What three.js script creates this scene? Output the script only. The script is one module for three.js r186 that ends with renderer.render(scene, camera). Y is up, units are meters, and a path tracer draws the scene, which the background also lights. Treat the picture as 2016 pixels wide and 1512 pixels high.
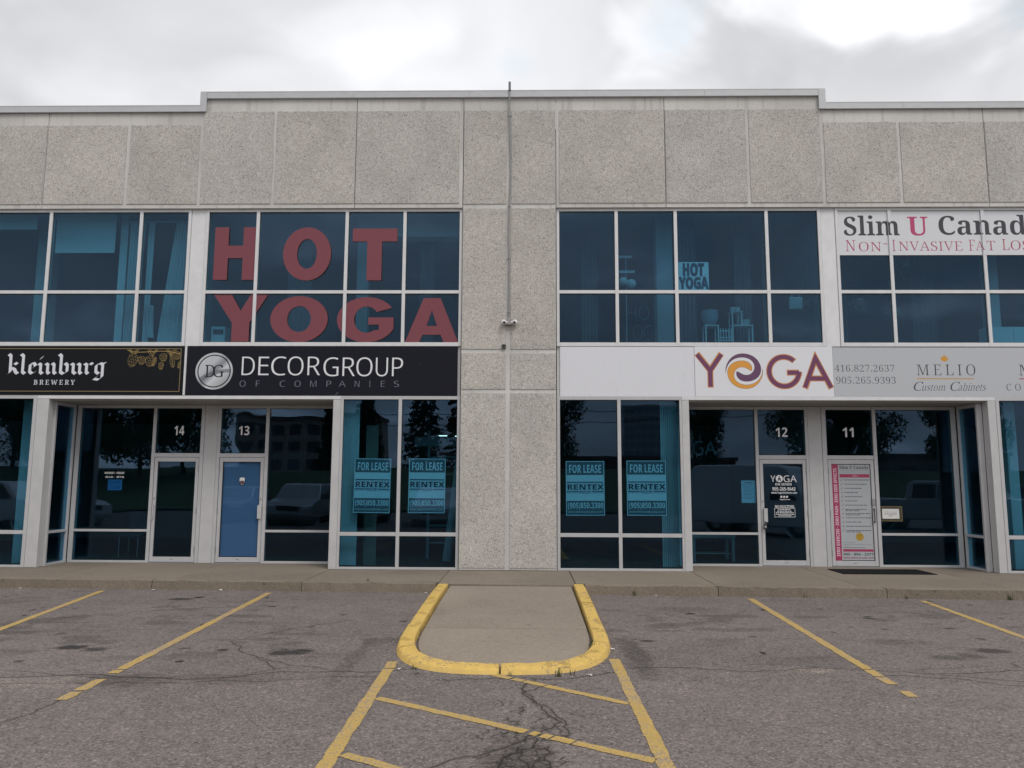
import * as THREE from 'three';
import { mergeGeometries } from 'three/addons/utils/BufferGeometryUtils.js';
import { RoundedBoxGeometry } from 'three/addons/geometries/RoundedBoxGeometry.js';
import { FontLoader } from 'three/addons/loaders/FontLoader.js';

// ---------- camera, sky, sun, exposure ----------
const scene = new THREE.Scene();
const camera = new THREE.PerspectiveCamera(53.07, 4 / 3, 0.1, 2000);
camera.rotation.order = 'YXZ';
camera.position.set(0, 1.805, 14.5);
camera.rotation.set(THREE.MathUtils.degToRad(7.105), THREE.MathUtils.degToRad(1.058), THREE.MathUtils.degToRad(0.235));

const renderer = new THREE.WebGLRenderer({ antialias: true });
renderer.toneMapping = THREE.LinearToneMapping;
renderer.toneMappingExposure = 1.22;
renderer.shadowMap.enabled = true;

// hash and value noise, all seeded
function hash(x, y, s) {
  let h = Math.imul(x | 0, 374761393) ^ Math.imul(y | 0, 668265263) ^ Math.imul(s | 0, 974634777);
  h = Math.imul(h ^ (h >>> 13), 1274126177); h ^= h >>> 16; h = Math.imul(h, 2246822519); h ^= h >>> 15;
  return (h >>> 0) / 4294967296;
}
function vnoise(x, y, s) {
  const ix = Math.floor(x), iy = Math.floor(y); let fx = x - ix, fy = y - iy;
  fx = fx * fx * (3 - 2 * fx); fy = fy * fy * (3 - 2 * fy);
  const a = hash(ix, iy, s), b = hash(ix + 1, iy, s), c = hash(ix, iy + 1, s), d = hash(ix + 1, iy + 1, s);
  return a + (b - a) * fx + (c - a + (a - b - c + d) * fx) * fy;
}
function fbm(x, y, s, n = 4) { let v = 0, a = 0.5, t = 0; for (let i = 0; i < n; i++) { v += a * vnoise(x, y, s + i * 17); t += a; a *= 0.5; x = x * 2.03 + 5.1; y = y * 2.03 + 3.7; } return v / t; }
function rng(seed) { let i = 0; return () => hash(++i, seed * 7 + 3, seed); }
const sstep = (a, b, x) => { const t = Math.min(1, Math.max(0, (x - a) / (b - a))); return t * t * (3 - 2 * t); };

const RIFTS = [[-66.5, 30.0, 7, 2.6, 1, -0.25], [-61.5, 29.0, 6, 2.2, 1, -0.25], [-81, 31, 5, 2.2, 0.55, 0], [-78.5, 31.5, 2.0, 1.6, -1, 0.3], [-91, 29.6, 2.2, 1.0, -0.8, 0], [-102, 31, 6, 2.5, 0.25, 0], [-40, 35, 9, 3, 0.8, 0.2], [-130, 42, 10, 3, 0.7, -0.2], [10, 38, 12, 3, 0.8, 0.1], [70, 33, 9, 3, 0.8, -0.1], [120, 40, 12, 4, 0.8, 0.2], [175, 32, 9, 3, 0.7, 0]];
const sunDir = new THREE.Vector3(0.42, 1.0, 0.62).normalize();
{
  const W = 2048, H = 1024, data = new Float32Array(W * H * 4);
  for (let j = 0; j < H; j++) {
    const el = ((j + 0.5) / H - 0.5) * Math.PI, y = Math.sin(el), c = Math.cos(el);
    for (let i = 0; i < W; i++) {
      const az = ((i + 0.5) / W - 0.5) * 2 * Math.PI, x = Math.cos(az) * c, z = Math.sin(az) * c, o = (j * W + i) * 4;
      const yy = Math.max(y, 0), k = 1 / (yy + 0.22);
      const u = x * k * 1.5, v = z * k * 1.5;
      const wx = fbm(u * 0.9 + 31, v * 0.9 + 7, 11, 3) - 0.5, wy = fbm(u * 0.9 + 3, v * 0.9 + 57, 12, 3) - 0.5;
      const big = fbm(u * 0.8 + wx * 1.2 + 40, v * 0.8 + wy * 1.2 + 10, 5, 6), fine = fbm(u * 2.3 + wx * 2, v * 2.3 + wy * 2, 9, 6);
      let L = 0.76 + 0.64 * (big - 0.5) + 0.34 * (fine - 0.5);
      const thin = sstep(0.57, 0.70, big * 0.62 + fine * 0.38);      // thin places between the clouds glow
      L += 0.42 * thin;
      const gap = sstep(0.64, 0.74, fbm(u * 1.9 + 90, v * 1.9 + 12, 21, 5)); // small openings with a little blue
      // the thin, glowing rifts and the blue gaps of this sky
      const wisp = fbm(u * 4.5 + wx * 5, v * 4.5 + wy * 5, 33, 6); let rift = 0, blue = 0; const ad = az * 57.2958, ed = el * 57.2958;
      for (const [a, e, ra, re, s, t] of RIFTS) { let da = ad - a; da -= 360 * Math.round(da / 360); const q = Math.hypot(da / ra, (ed - e - da * t) / re); if (q < 2.6) { const k = s * sstep(1.3, -0.1, q + 3.0 * (wisp - 0.5)); if (s > 0) rift = Math.max(rift, k); else blue = Math.max(blue, -k); } }
      L += 0.38 * rift;
      const lift = 0.90 + 0.16 * yy;
      L = Math.max(0.5, L) * lift;
      const warm = 1;
      data[o] = L * (0.985 - 0.13 * gap - 0.09 * blue) * warm; data[o + 1] = L * (0.99 - 0.05 * gap - 0.035 * blue); data[o + 2] = L * (1.022 + 0.01 * gap); data[o + 3] = 1;
    }
  }
  const sky = new THREE.DataTexture(data, W, H, THREE.RGBAFormat, THREE.FloatType);
  sky.mapping = THREE.EquirectangularReflectionMapping; sky.magFilter = THREE.LinearFilter; sky.minFilter = THREE.LinearFilter; sky.needsUpdate = true;
  scene.background = sky; scene.environment = sky;
}
const sun = new THREE.DirectionalLight(new THREE.Color(1.0, 0.97, 0.93), 1.3);
sun.position.copy(sunDir).multiplyScalar(60); sun.shadow.radius = 45; sun.castShadow = true;
Object.assign(sun.shadow.camera, { left: -30, right: 30, top: 30, bottom: -30, near: 1, far: 140 });
scene.add(sun, sun.target);

// ---------- helpers ----------
const taken = {};
function unique(name) { const n = (taken[name] = (taken[name] ?? -1) + 1); return n ? `${name}_${String(n).padStart(3, '0')}` : name; }
function meta(o, label, category, group, kind) { if (label) o.userData.label = label; if (category) o.userData.category = category; if (group) o.userData.group = group; if (kind) o.userData.kind = kind; return o; }
function thing(name, label, category, pos = [0, 0, 0], group, kind) { const g = new THREE.Group(); g.name = unique(name); g.position.set(...pos); scene.add(g); return meta(g, label, category, group, kind); }
function grp(name, parent, label) { const g = new THREE.Group(); g.name = name; parent.add(g); if (label) g.userData.label = label; return g; }
function mesh(name, geo, mat, parent = scene) { const m = new THREE.Mesh(geo, mat); m.name = parent === scene ? unique(name) : name; parent.add(m); return m; }
const std = (r, g, b, rough = 0.8, extra = {}) => new THREE.MeshStandardMaterial({ color: new THREE.Color().setRGB(r, g, b), roughness: rough, ...extra });
// uv in metres from position and facing
function uvm(g, ou = 0, ov = 0, s = 1) {
  if (g.index) g = g.toNonIndexed();
  if (!g.attributes.normal) g.computeVertexNormals();
  const p = g.attributes.position, n = g.attributes.normal, uv = new Float32Array(p.count * 2);
  for (let i = 0; i < p.count; i++) {
    const ax = Math.abs(n.getX(i)), ay = Math.abs(n.getY(i)), az = Math.abs(n.getZ(i));
    let u, v;
    if (az >= ax && az >= ay) { u = p.getX(i); v = p.getY(i); } else if (ay >= ax) { u = p.getX(i); v = p.getZ(i); } else { u = p.getZ(i); v = p.getY(i); }
    uv[2 * i] = u * s + ou; uv[2 * i + 1] = v * s + ov;
  }
  g.setAttribute('uv', new THREE.BufferAttribute(uv, 2)); return g;
}
const bx = (x0, x1, y0, y1, z0, z1) => new THREE.BoxGeometry(x1 - x0, y1 - y0, z1 - z0).translate((x0 + x1) / 2, (y0 + y1) / 2, (z0 + z1) / 2);
const rbx = (x0, x1, y0, y1, z0, z1, r = 0.01) => new RoundedBoxGeometry(x1 - x0, y1 - y0, z1 - z0, 2, r).translate((x0 + x1) / 2, (y0 + y1) / 2, (z0 + z1) / 2);
const cyl = (r0, r1, h, n = 16) => new THREE.CylinderGeometry(r0, r1, h, n);
function tubePts(pts, r, seg = 24, rad = 6, tension = 0.5) { return new THREE.TubeGeometry(new THREE.CatmullRomCurve3(pts.map((p) => new THREE.Vector3(...p)), false, 'catmullrom', tension), seg, r, rad); }
function merge(list) { return mergeGeometries(list.map((g) => { const h = g.index ? g.toNonIndexed() : g.clone(); if (!h.attributes.normal) h.computeVertexNormals(); for (const k of Object.keys(h.attributes)) if (!['position', 'normal', 'uv'].includes(k)) h.deleteAttribute(k); if (!h.attributes.uv) h.setAttribute('uv', new THREE.BufferAttribute(new Float32Array(h.attributes.position.count * 2), 2)); return h; })); }
function dataTex(w, h, fn, srgb = false, repeat = null) {
  const d = new Uint8Array(w * h * 4), out = [0, 0, 0];
  const enc = (v) => { v = Math.min(1, Math.max(0, v)); return Math.round(255 * (srgb ? (v <= 0.0031308 ? v * 12.92 : 1.055 * Math.pow(v, 1 / 2.4) - 0.055) : v)); };
  for (let j = 0; j < h; j++) for (let i = 0; i < w; i++) { fn(i, j, out); const o = (j * w + i) * 4; d[o] = enc(out[0]); d[o + 1] = enc(out[1]); d[o + 2] = enc(out[2]); d[o + 3] = 255; }
  const t = new THREE.DataTexture(d, w, h); t.magFilter = THREE.LinearFilter; t.minFilter = THREE.LinearMipmapLinearFilter; t.generateMipmaps = true;
  t.wrapS = t.wrapT = THREE.RepeatWrapping; if (srgb) t.colorSpace = THREE.SRGBColorSpace; if (repeat) t.repeat.set(repeat[0], repeat[1]); t.needsUpdate = true; return t;
}
// periodic value noise for tiles
function pn(x, y, per, s) { const ix = Math.floor(x), iy = Math.floor(y); let fx = x - ix, fy = y - iy; fx = fx * fx * (3 - 2 * fx); fy = fy * fy * (3 - 2 * fy); const m = (v) => ((v % per) + per) % per; const a = hash(m(ix), m(iy), s), b = hash(m(ix + 1), m(iy), s), c = hash(m(ix), m(iy + 1), s), d = hash(m(ix + 1), m(iy + 1), s); return a + (b - a) * fx + (c - a + (a - b - c + d) * fx) * fy; }
function pfbm(u, v, per, s, n = 4) { let t = 0, a = 0.5, w = 0; for (let i = 0; i < n; i++) { t += a * pn(u * per, v * per, per, s + i * 31); w += a; a *= 0.5; per *= 2; } return t / w; }
function canvasTex(w, h, draw) { const c = document.createElement('canvas'); c.width = w; c.height = h; const x = c.getContext('2d'); draw(x, w, h); const t = new THREE.CanvasTexture(c); t.colorSpace = THREE.SRGBColorSpace; t.magFilter = THREE.LinearFilter; t.anisotropy = 8; return t; }

// ---------- materials ----------
// exposed aggregate: 4 m tile
const AG = 1024;
const aggCol = [], aggH = new Float32Array(AG * AG);
const aggTex = dataTex(AG, AG, (i, j, o) => {
  const u = i / AG, v = j / AG, n = 300, cx = u * n, cy = v * n, ix = Math.floor(cx), iy = Math.floor(cy);
  let d1 = 9, d2 = 9, id = 0;
  for (let a = -1; a <= 1; a++) for (let b = -1; b <= 1; b++) { const mx = (ix + a + n) % n, my = (iy + b + n) % n; const px = ix + a + 0.5 + 0.8 * (hash(mx, my, 1) - 0.5), py = iy + b + 0.5 + 0.8 * (hash(mx, my, 2) - 0.5), d = Math.hypot(px - cx, py - cy); if (d < d1) { d2 = d1; d1 = d; id = hash(mx, my, 3); } else if (d < d2) d2 = d; }
  const edge = Math.min(1, (d2 - d1) * 3.2);
  let r, g, b; const t = id;
  if (t < 0.07) { r = 0.30; g = 0.275; b = 0.25; } else if (t < 0.32) { r = 0.425; g = 0.395; b = 0.36; } else if (t < 0.62) { r = 0.465; g = 0.44; b = 0.405; } else if (t < 0.90) { r = 0.505; g = 0.48; b = 0.445; } else { r = 0.60; g = 0.58; b = 0.55; }
  const pit = pn(u * 170, v * 170, 170, 41), pit2 = pn(u * 90, v * 90, 90, 43);
  let k = (0.82 + 0.18 * edge) * (1 - 0.34 * sstep(0.80, 0.94, pit)) * (1 - 0.08 * sstep(0.74, 0.92, pit2));
  k *= 0.93 + 0.26 * (pfbm(u, v, 6, 71, 5) - 0.5) + 0.08 * (pn(u * 60, v * 60, 60, 77) - 0.5);
  aggH[j * AG + i] = edge * (0.5 + 0.5 * t) * (1 - sstep(0.7, 0.9, pit));
  o[0] = r * k * 1.10; o[1] = g * k * 1.10; o[2] = b * k * 1.10;
}, true, [0.25, 0.25]);
const aggBump = dataTex(AG, AG, (i, j, o) => { o[0] = o[1] = o[2] = aggH[j * AG + i]; }, false, [0.25, 0.25]);
const M = {};
M.agg = new THREE.MeshStandardMaterial({ map: aggTex, bumpMap: aggBump, bumpScale: 0.002, roughness: 0.95 });
M.aggs = [[1, 1, 1], [0.975, 0.98, 0.985], [1.02, 1.015, 1.005], [0.985, 0.98, 0.97]].map((c) => { const m = M.agg.clone(); m.color.setRGB(...c); return m; });
// smooth cast concrete with blotches, form-oil mottling and fine rain streaks, 4 m tile
const smoothTex = dataTex(512, 512, (i, j, o) => {
  const u = i / 512, v = j / 512, m = pfbm(u, v, 5, 3, 6), f = pn(u * 256, v * 256, 256, 8), st = pn(u * 64, v * 4, 64, 19);
  const k = 0.92 + 0.26 * (m - 0.5) + 0.10 * (f - 0.5) - 0.24 * sstep(0.62, 0.95, st) * pfbm(u, v, 8, 23, 3);
  o[0] = 0.60 * k; o[1] = 0.58 * k; o[2] = 0.55 * k;
}, true, [0.25, 0.25]);
M.smooth = new THREE.MeshStandardMaterial({ map: smoothTex, roughness: 0.9 });
// walk concrete, 5 m tile: dusty, stained, pitted
const walkH = new Float32Array(1024 * 1024);
const walkTex = dataTex(1024, 1024, (i, j, o) => {
  const u = i / 1024, v = j / 1024, m = pfbm(u, v, 4, 103, 6), f = pn(u * 512, v * 512, 512, 108), g2 = pn(u * 190, v * 190, 190, 110), stn = pfbm(u + 0.3, v, 7, 119, 5);
  let k = 0.95 + 0.30 * (m - 0.5) + 0.30 * (f - 0.5) + 0.16 * (g2 - 0.5);
  k *= 1 - 0.07 * sstep(0.52, 0.74, stn); if (hash(i, j, 5) > 0.997) k *= 1.35; if (hash(i, j, 6) > 0.9975) k *= 0.55;
  { const gx = Math.floor(i / 64), gy = Math.floor(j / 64); if (hash(gx, gy, 131) > 0.72) { const a = (gx + 0.2 + 0.6 * hash(gx, gy, 132)) * 64 - i, b = (gy + 0.2 + 0.6 * hash(gx, gy, 133)) * 64 - j, q = Math.hypot(a, b * 1.2) / (2 + 3.5 * hash(gx, gy, 134)); if (q < 1) k *= hash(gx, gy, 135) > 0.75 ? 1.3 : 0.62; } }   // trodden gum and drips
  walkH[j * 1024 + i] = 0.5 * f + 0.5 * g2;
  o[0] = 0.252 * k; o[1] = 0.211 * k; o[2] = 0.167 * k;
}, true, [0.2, 0.2]);
const walkBump = dataTex(1024, 1024, (i, j, o) => { o[0] = o[1] = o[2] = walkH[j * 1024 + i]; }, false, [0.2, 0.2]);
M.walk = new THREE.MeshStandardMaterial({ map: walkTex, bumpMap: walkBump, bumpScale: 0.002, roughness: 0.92 });
M.sidewalk = new THREE.MeshStandardMaterial({ map: walkTex, bumpMap: walkBump, bumpScale: 0.002, roughness: 0.92, color: new THREE.Color().setRGB(0.80, 0.79, 0.77) });
M.kerb = new THREE.MeshStandardMaterial({ map: walkTex, bumpMap: walkBump, bumpScale: 0.004, roughness: 0.92, color: new THREE.Color().setRGB(0.78, 0.76, 0.73) });
// brushed / anodised aluminium frames with faint grime
const alTex = dataTex(512, 512, (i, j, o) => { const u = i / 512, v = j / 512, k = 0.94 + 0.14 * (pfbm(u, v, 9, 203, 5) - 0.5) + 0.05 * (pn(u * 256, v * 256, 256, 9) - 0.5); o[0] = 0.68 * k; o[1] = 0.675 * k; o[2] = 0.68 * k; }, true, [0.8, 0.8]);
M.alu = new THREE.MeshStandardMaterial({ map: alTex, roughness: 0.42, metalness: 0.05 });
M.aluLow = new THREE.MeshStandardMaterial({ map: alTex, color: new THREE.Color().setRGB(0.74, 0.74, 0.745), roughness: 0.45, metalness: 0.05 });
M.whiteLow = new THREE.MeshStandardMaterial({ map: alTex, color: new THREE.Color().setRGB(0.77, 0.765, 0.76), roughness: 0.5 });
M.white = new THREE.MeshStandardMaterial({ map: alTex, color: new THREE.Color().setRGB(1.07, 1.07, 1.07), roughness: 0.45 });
M.cap = new THREE.MeshStandardMaterial({ map: alTex, color: new THREE.Color().setRGB(0.74, 0.75, 0.76), roughness: 0.4, metalness: 0.2 });
M.soffit = std(0.36, 0.345, 0.32, 0.7);
M.dark = std(0.02, 0.02, 0.022, 0.7);
M.rubber = std(0.022, 0.022, 0.022, 0.95);
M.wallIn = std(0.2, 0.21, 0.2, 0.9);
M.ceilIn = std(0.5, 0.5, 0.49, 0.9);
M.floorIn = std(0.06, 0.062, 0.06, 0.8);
M.whiteIn = std(0.64, 0.65, 0.63, 0.7);
M.cloth = std(0.58, 0.6, 0.58, 0.95);
M.steel = std(0.35, 0.35, 0.36, 0.45, { metalness: 0.6 });
M.vinylW = std(0.72, 0.72, 0.72, 0.6);
// slow waviness of the sheets: heights in metres-of-bump, float so that it stays smooth
const waveTex = (() => { const n = 64, d = new Float32Array(n * n * 4); for (let j = 0; j < n; j++) for (let i = 0; i < n; i++) { const h = pfbm(i / n, j / n, 2, 901, 2); d.set([h, h, h, 1], (j * n + i) * 4); } const t = new THREE.DataTexture(d, n, n, THREE.RGBAFormat, THREE.FloatType); t.wrapS = t.wrapT = THREE.RepeatWrapping; t.magFilter = THREE.LinearFilter; t.needsUpdate = true; return t; })();
// insulating glass: tinted outer sheet, clear coated inner sheet
M.glassOut = new THREE.MeshPhysicalMaterial({ color: new THREE.Color().setRGB(0.27, 0.53, 0.745), bumpMap: waveTex, bumpScale: 0.0012, roughness: 0, transmission: 1, thickness: 0, ior: 1.5, specularIntensity: 0.5 });
M.glassIn = new THREE.MeshPhysicalMaterial({ color: new THREE.Color().setRGB(0.98, 0.99, 0.87), bumpMap: waveTex, bumpScale: 0.0012, roughness: 0, transmission: 1, thickness: 0, ior: 1.8 });
const font = {};
for (const [k, f] of [['b', 'sans_bold'], ['r', 'sans_regular'], ['sb', 'serif_bold'], ['s', 'serif_regular']]) font[k] = await new FontLoader().loadAsync(`fonts/droid/droid_${f}.typeface.json`);
// flat cut vinyl lettering fitted to a rectangle
function textGeo(str, f, x0, x1, y0, y1, z, seg = 3) { const g = new THREE.ShapeGeometry(font[f].generateShapes(str, 1), seg); g.computeBoundingBox(); const b = g.boundingBox; g.translate(-b.min.x, -b.min.y, 0); g.scale((x1 - x0) / (b.max.x - b.min.x), (y1 - y0) / (b.max.y - b.min.y), 1); return g.translate(x0, y0, z); }
// ---------- ground: asphalt ----------
const cracks = [];      // { pts, w, a }
{
  const r = rng(5);
  const wander = (a, b, n, amp) => { const p = []; for (let i = 0; i <= n; i++) { const t = i / n; p.push([a[0] + (b[0] - a[0]) * t + (i && i < n ? (r() - 0.5) * amp : 0), a[1] + (b[1] - a[1]) * t + (i && i < n ? (r() - 0.5) * amp : 0)]); } return p; };
  const path = (list, w, a, amp = 0.05, per = 6) => { let out = []; for (let i = 0; i + 1 < list.length; i++) { const d = Math.hypot(list[i + 1][0] - list[i][0], list[i + 1][1] - list[i][1]); out = out.concat(wander(list[i], list[i + 1], Math.max(2, Math.round(d * per)), amp)); } cracks.push({ pts: out, w, a }); return out; };
  // the alligator crack in the hatched bay
  path([[0.08, 7.2], [-0.01, 7.42], [-0.03, 7.68], [0.09, 7.98], [0.165, 8.25], [0.27, 8.45], [0.13, 8.64], [0.05, 8.73], [0.0, 8.86]], 0.016, 1, 0.05, 16);
  path([[0.28, 7.35], [0.1, 7.5], [0.0, 7.6], [0.06, 7.86], [0.2, 8.1], [0.3, 8.42], [0.31, 8.63], [0.29, 8.77], [0.32, 8.95]], 0.012, 0.9, 0.06, 16);
  path([[0.05, 8.73], [0.15, 8.8], [0.29, 8.77]], 0.012, 0.9, 0.05, 18);
  path([[0.0, 8.86], [-0.2, 9.06], [-0.4, 9.2], [-0.57, 9.37], [-0.9, 9.6]], 0.014, 0.95, 0.06, 12);
  path([[-0.05, 9.0], [-0.17, 9.36], [-0.22, 9.9]], 0.02, 0.9, 0.07, 14);
  path([[0.07, 8.8], [-0.05, 9.2], [0.05, 9.6]], 0.014, 0.9, 0.09, 14);
  path([[0.13, 9.0], [0.16, 9.37], [0.12, 9.8]], 0.014, 0.9, 0.08, 14);
  for (let i = 0; i < 80; i++) { const x = -0.02 + (r() - 0.5) * 0.5 * (0.5 + r()), z = 7.9 + 1.7 * Math.sqrt(r()), a = r() * 6.28, l = 0.08 + r() * 0.16; path([[x, z], [x + Math.cos(a) * l, z + Math.sin(a) * l]], 0.005 + r() * 0.005, 0.82, 0.06, 26); }
  // long wandering cracks across the stalls
  path([[-9.8, 7.3], [-6.5, 7.25], [-4.78, 7.31], [-3.93, 7.17], [-3.1, 7.32], [-2.3, 7.0], [-1.35, 6.97], [-0.9, 6.85]], 0.014, 0.75, 0.10, 5);
  path([[-6, 7.6], [-4.6, 7.52], [-3.2, 7.42], [-2.2, 7.3], [-1.4, 7.15]], 0.010, 0.55, 0.12, 5);
  path([[-4.9, 7.05], [-3.8, 7.3], [-2.7, 7.15], [-2.2, 6.8]], 0.009, 0.5, 0.12, 5);
  path([[-2.8, 6.35], [-3.29, 5.67], [-3.06, 5.32], [-2.85, 4.9], [-2.2, 4.3]], 0.011, 0.55, 0.12, 6);
  path([[-2.4, 6.9], [-2.7, 6.5], [-2.8, 6.35], [-2.3, 6.75], [-1.9, 6.9]], 0.010, 0.6, 0.1, 6);
  path([[-3.82, 7.99], [-3.8, 8.37], [-4.0, 8.8]], 0.012, 0.85, 0.05, 8);
  path([[-6.3, 4.5], [-5.3, 3.8], [-4.3, 3.4], [-3.6, 3.3]], 0.014, 0.5, 0.14, 5);
  path([[-7.5, 5.9], [-5.6, 5.2], [-4.4, 4.95]], 0.010, 0.45, 0.16, 4);
  path([[1.0, 6.77], [1.6, 6.71], [2.17, 6.85], [2.82, 6.67], [3.37, 6.77], [3.9, 6.87], [4.54, 6.77], [4.9, 6.7], [4.86, 6.43]], 0.012, 0.7, 0.08, 6);
  path([[2.2, 6.55], [3.0, 6.62], [3.8, 6.72], [4.6, 6.55]], 0.008, 0.5, 0.1, 6);
  path([[3.3, 6.95], [3.9, 7.02], [4.44, 7.29], [5.6, 7.5]], 0.012, 0.7, 0.08, 6);
  path([[3.9, 6.9], [4.4, 7.1], [5.5, 7.2]], 0.010, 0.6, 0.09, 6);
  path([[1.3, 3.4], [1.9, 3.6], [2.2, 4.1], [2.6, 4.6]], 0.012, 0.45, 0.15, 6);
  path([[-0.8, 7.25], [-0.2, 7.2], [0.4, 7.18], [0.9, 6.9]], 0.014, 0.6, 0.07, 9);
  for (let i = 0; i < 130; i++) { const x = (r() - 0.5) * 16, z = 2.3 + r() * 5, a = r() * 0.7 - 0.35, l = 0.2 + r() * 0.6; path([[x, z], [x + Math.cos(a) * l, z + Math.sin(a) * l]], 0.006, 0.3, 0.08, 8); }
}
const stains = [[-4.88, 6.04, 0.20, 0.07, 0.75], [-4.58, 6.12, 0.16, 0.06, 0.6], [-2.5, 6.2, 0.24, 0.08, 0.7], [-2.36, 6.1, 0.14, 0.05, 0.7], [-5.2, 2.68, 0.2, 0.07, 0.7], [-5.0, 2.5, 0.08, 0.05, 0.8], [4.36, 6.18, 0.22, 0.07, 0.4], [4.64, 6.07, 0.2, 0.08, 0.45], [5.0, 5.86, 0.24, 0.07, 0.6], [-5.9, 4.25, 0.25, 0.12, 0.3], [4.2, 5.4, 0.4, 0.1, 0.25], [-3.6, 7.35, 0.5, 0.14, 0.35], [-2.7, 7.3, 0.5, 0.10, 0.25], [-0.05, 9.35, 0.28, 0.4, 0.35], [-1.75, 6.4, 0.1, 0.6, 0.25], [1.15, 6.2, 0.16, 0.55, 0.4], [-3.2, 6.1, 0.08, 0.03, 0.7], [2.2, 3.3, 0.6, 0.12, 0.2]];
{ const q = rng(66); for (let i = 0; i < 70; i++) stains.push([(q() - 0.5) * 16, 2.2 + q() * 5.2, 0.03 + 0.10 * q() * q(), 0.015 + 0.03 * q(), 0.35 + 0.45 * q()]); }
const dust = [[2.75, 6.78, 0.35, 0.14, 0.5], [2.8, 6.83, 0.12, 0.03, 1.0], [-4.4, 7.45, 0.7, 0.25, 0.35], [1.2, 7.4, 0.5, 0.3, 0.12], [-2.0, 7.4, 0.5, 0.2, 0.2], [-8.6, 2.0, 0.6, 0.2, 0.4]];
function asphaltMask(w, h, x0, x1, z0, z1) {
  const c = document.createElement('canvas'); c.width = w; c.height = h; const g = c.getContext('2d'); g.fillStyle = '#000'; g.fillRect(0, 0, w, h); g.lineCap = 'round'; g.lineJoin = 'round';
  const sx = w / (x1 - x0), sz = h / (z1 - z0); g.setTransform(sx, 0, 0, sz, -x0 * sx, -z0 * sz);
  for (const k of cracks) { g.strokeStyle = `rgba(255,0,0,${Math.min(1, k.a * 1.45)})`; g.beginPath(); k.pts.forEach((p, i) => (i ? g.lineTo(p[0], p[1]) : g.moveTo(p[0], p[1]))); g.lineWidth = k.w * (k.a > 0.8 ? 0.85 : 1.15); g.stroke(); g.strokeStyle = `rgba(255,0,0,${k.a * 0.2})`; g.lineWidth = k.w * 4; g.stroke(); }
  return g.getImageData(0, 0, w, h).data;
}
function asphaltColour(x, z, o, mask, crackHit) {
  const n1 = vnoise(x / 0.009, z / 0.009, 61), n2 = vnoise(x / 0.022, z / 0.022, 62), n3 = fbm(x / 0.5, z / 0.35, 63, 4), n4 = fbm(x / 2.7, z / 1.6, 64, 4), n5 = vnoise(x / 0.055, z / 0.055, 65);
  let k = 1 + 0.95 * (n1 - 0.5) + 0.42 * (n2 - 0.5) + 0.10 * (n5 - 0.5) + 0.20 * (n3 - 0.5) + 0.24 * (n4 - 0.5);
  const st = hash(Math.floor(x / 0.012), Math.floor(z / 0.012), 66); if (st > 0.94) k *= 1.55; else if (st < 0.08) k *= 0.6;
  let d = 0, l = 0;
  for (const [a, b, rx, rz, s] of stains) { const q = Math.hypot((x - a) / rx, (z - b) / (rz * 1.9)); if (q < 1.7) d = Math.max(d, Math.min(1, s * 1.25) * sstep(1.2, 0.45, q + 0.9 * (fbm(x / 0.09, z / 0.06, 67, 4) - 0.5))); }
  for (const [a, b, rx, rz, s] of dust) { const q = Math.hypot((x - a) / rx, (z - b) / rz); if (q < 1.7) l = Math.max(l, s * sstep(1.2, 0.3, q + 1.1 * (fbm(x / 0.12, z / 0.08, 68, 4) - 0.5))); }
  const worn = sstep(0.53, 0.66, fbm(x / 0.42 + 9, z / 0.24, 69, 5)) * 0.22 * (0.25 + 0.75 * sstep(0.45, 0.6, fbm(x / 2.1, z / 1.3, 70, 3))) * (0.2 + 0.8 * sstep(7.0, 6.0, z));       // binder-rich dark scabs
  k *= (1 - 0.92 * d) * (1 - 1.5 * worn) * (1 + 0.55 * l);
  k *= 1 - 0.84 * crackHit;
  o[0] = 0.148 * k * (1 + 0.05 * l); o[1] = 0.124 * k; o[2] = 0.115 * k * (1 - 0.12 * l) * (1 - 0.12 * crackHit);
  return 0.5 * n1 + 0.5 * n2;
}
function asphaltSheet(name, x0, x1, z0, z1, w, h) {
  const mask = asphaltMask(w, h, x0, x1, z0, z1), hgt = new Float32Array(w * h);
  const map = dataTex(w, h, (i, j, o) => { const c = mask[(j * w + i) * 4] / 255; hgt[j * w + i] = asphaltColour(x0 + ((i + 0.5) / w) * (x1 - x0), z0 + ((j + 0.5) / h) * (z1 - z0), o, mask, Math.min(1, c * 1.15)) * (1 - c); }, true);
  const bump = dataTex(w, h, (i, j, o) => { o[0] = o[1] = o[2] = hgt[j * w + i]; });
  map.wrapS = map.wrapT = bump.wrapS = bump.wrapT = THREE.ClampToEdgeWrapping;
  return new THREE.MeshStandardMaterial({ map, bumpMap: bump, bumpScale: 0.004, roughness: 0.93 });
}
function flat(x0, x1, z0, z1, y) { const g = new THREE.BufferGeometry(); g.setAttribute('position', new THREE.Float32BufferAttribute([x0, y, z0, x1, y, z0, x1, y, z1, x0, y, z1], 3)); g.setAttribute('normal', new THREE.Float32BufferAttribute([0, 1, 0, 0, 1, 0, 0, 1, 0, 0, 1, 0], 3)); g.setAttribute('uv', new THREE.Float32BufferAttribute([0, 0, 1, 0, 1, 1, 0, 1], 2)); g.setIndex([0, 3, 2, 0, 2, 1]); return g; }
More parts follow.
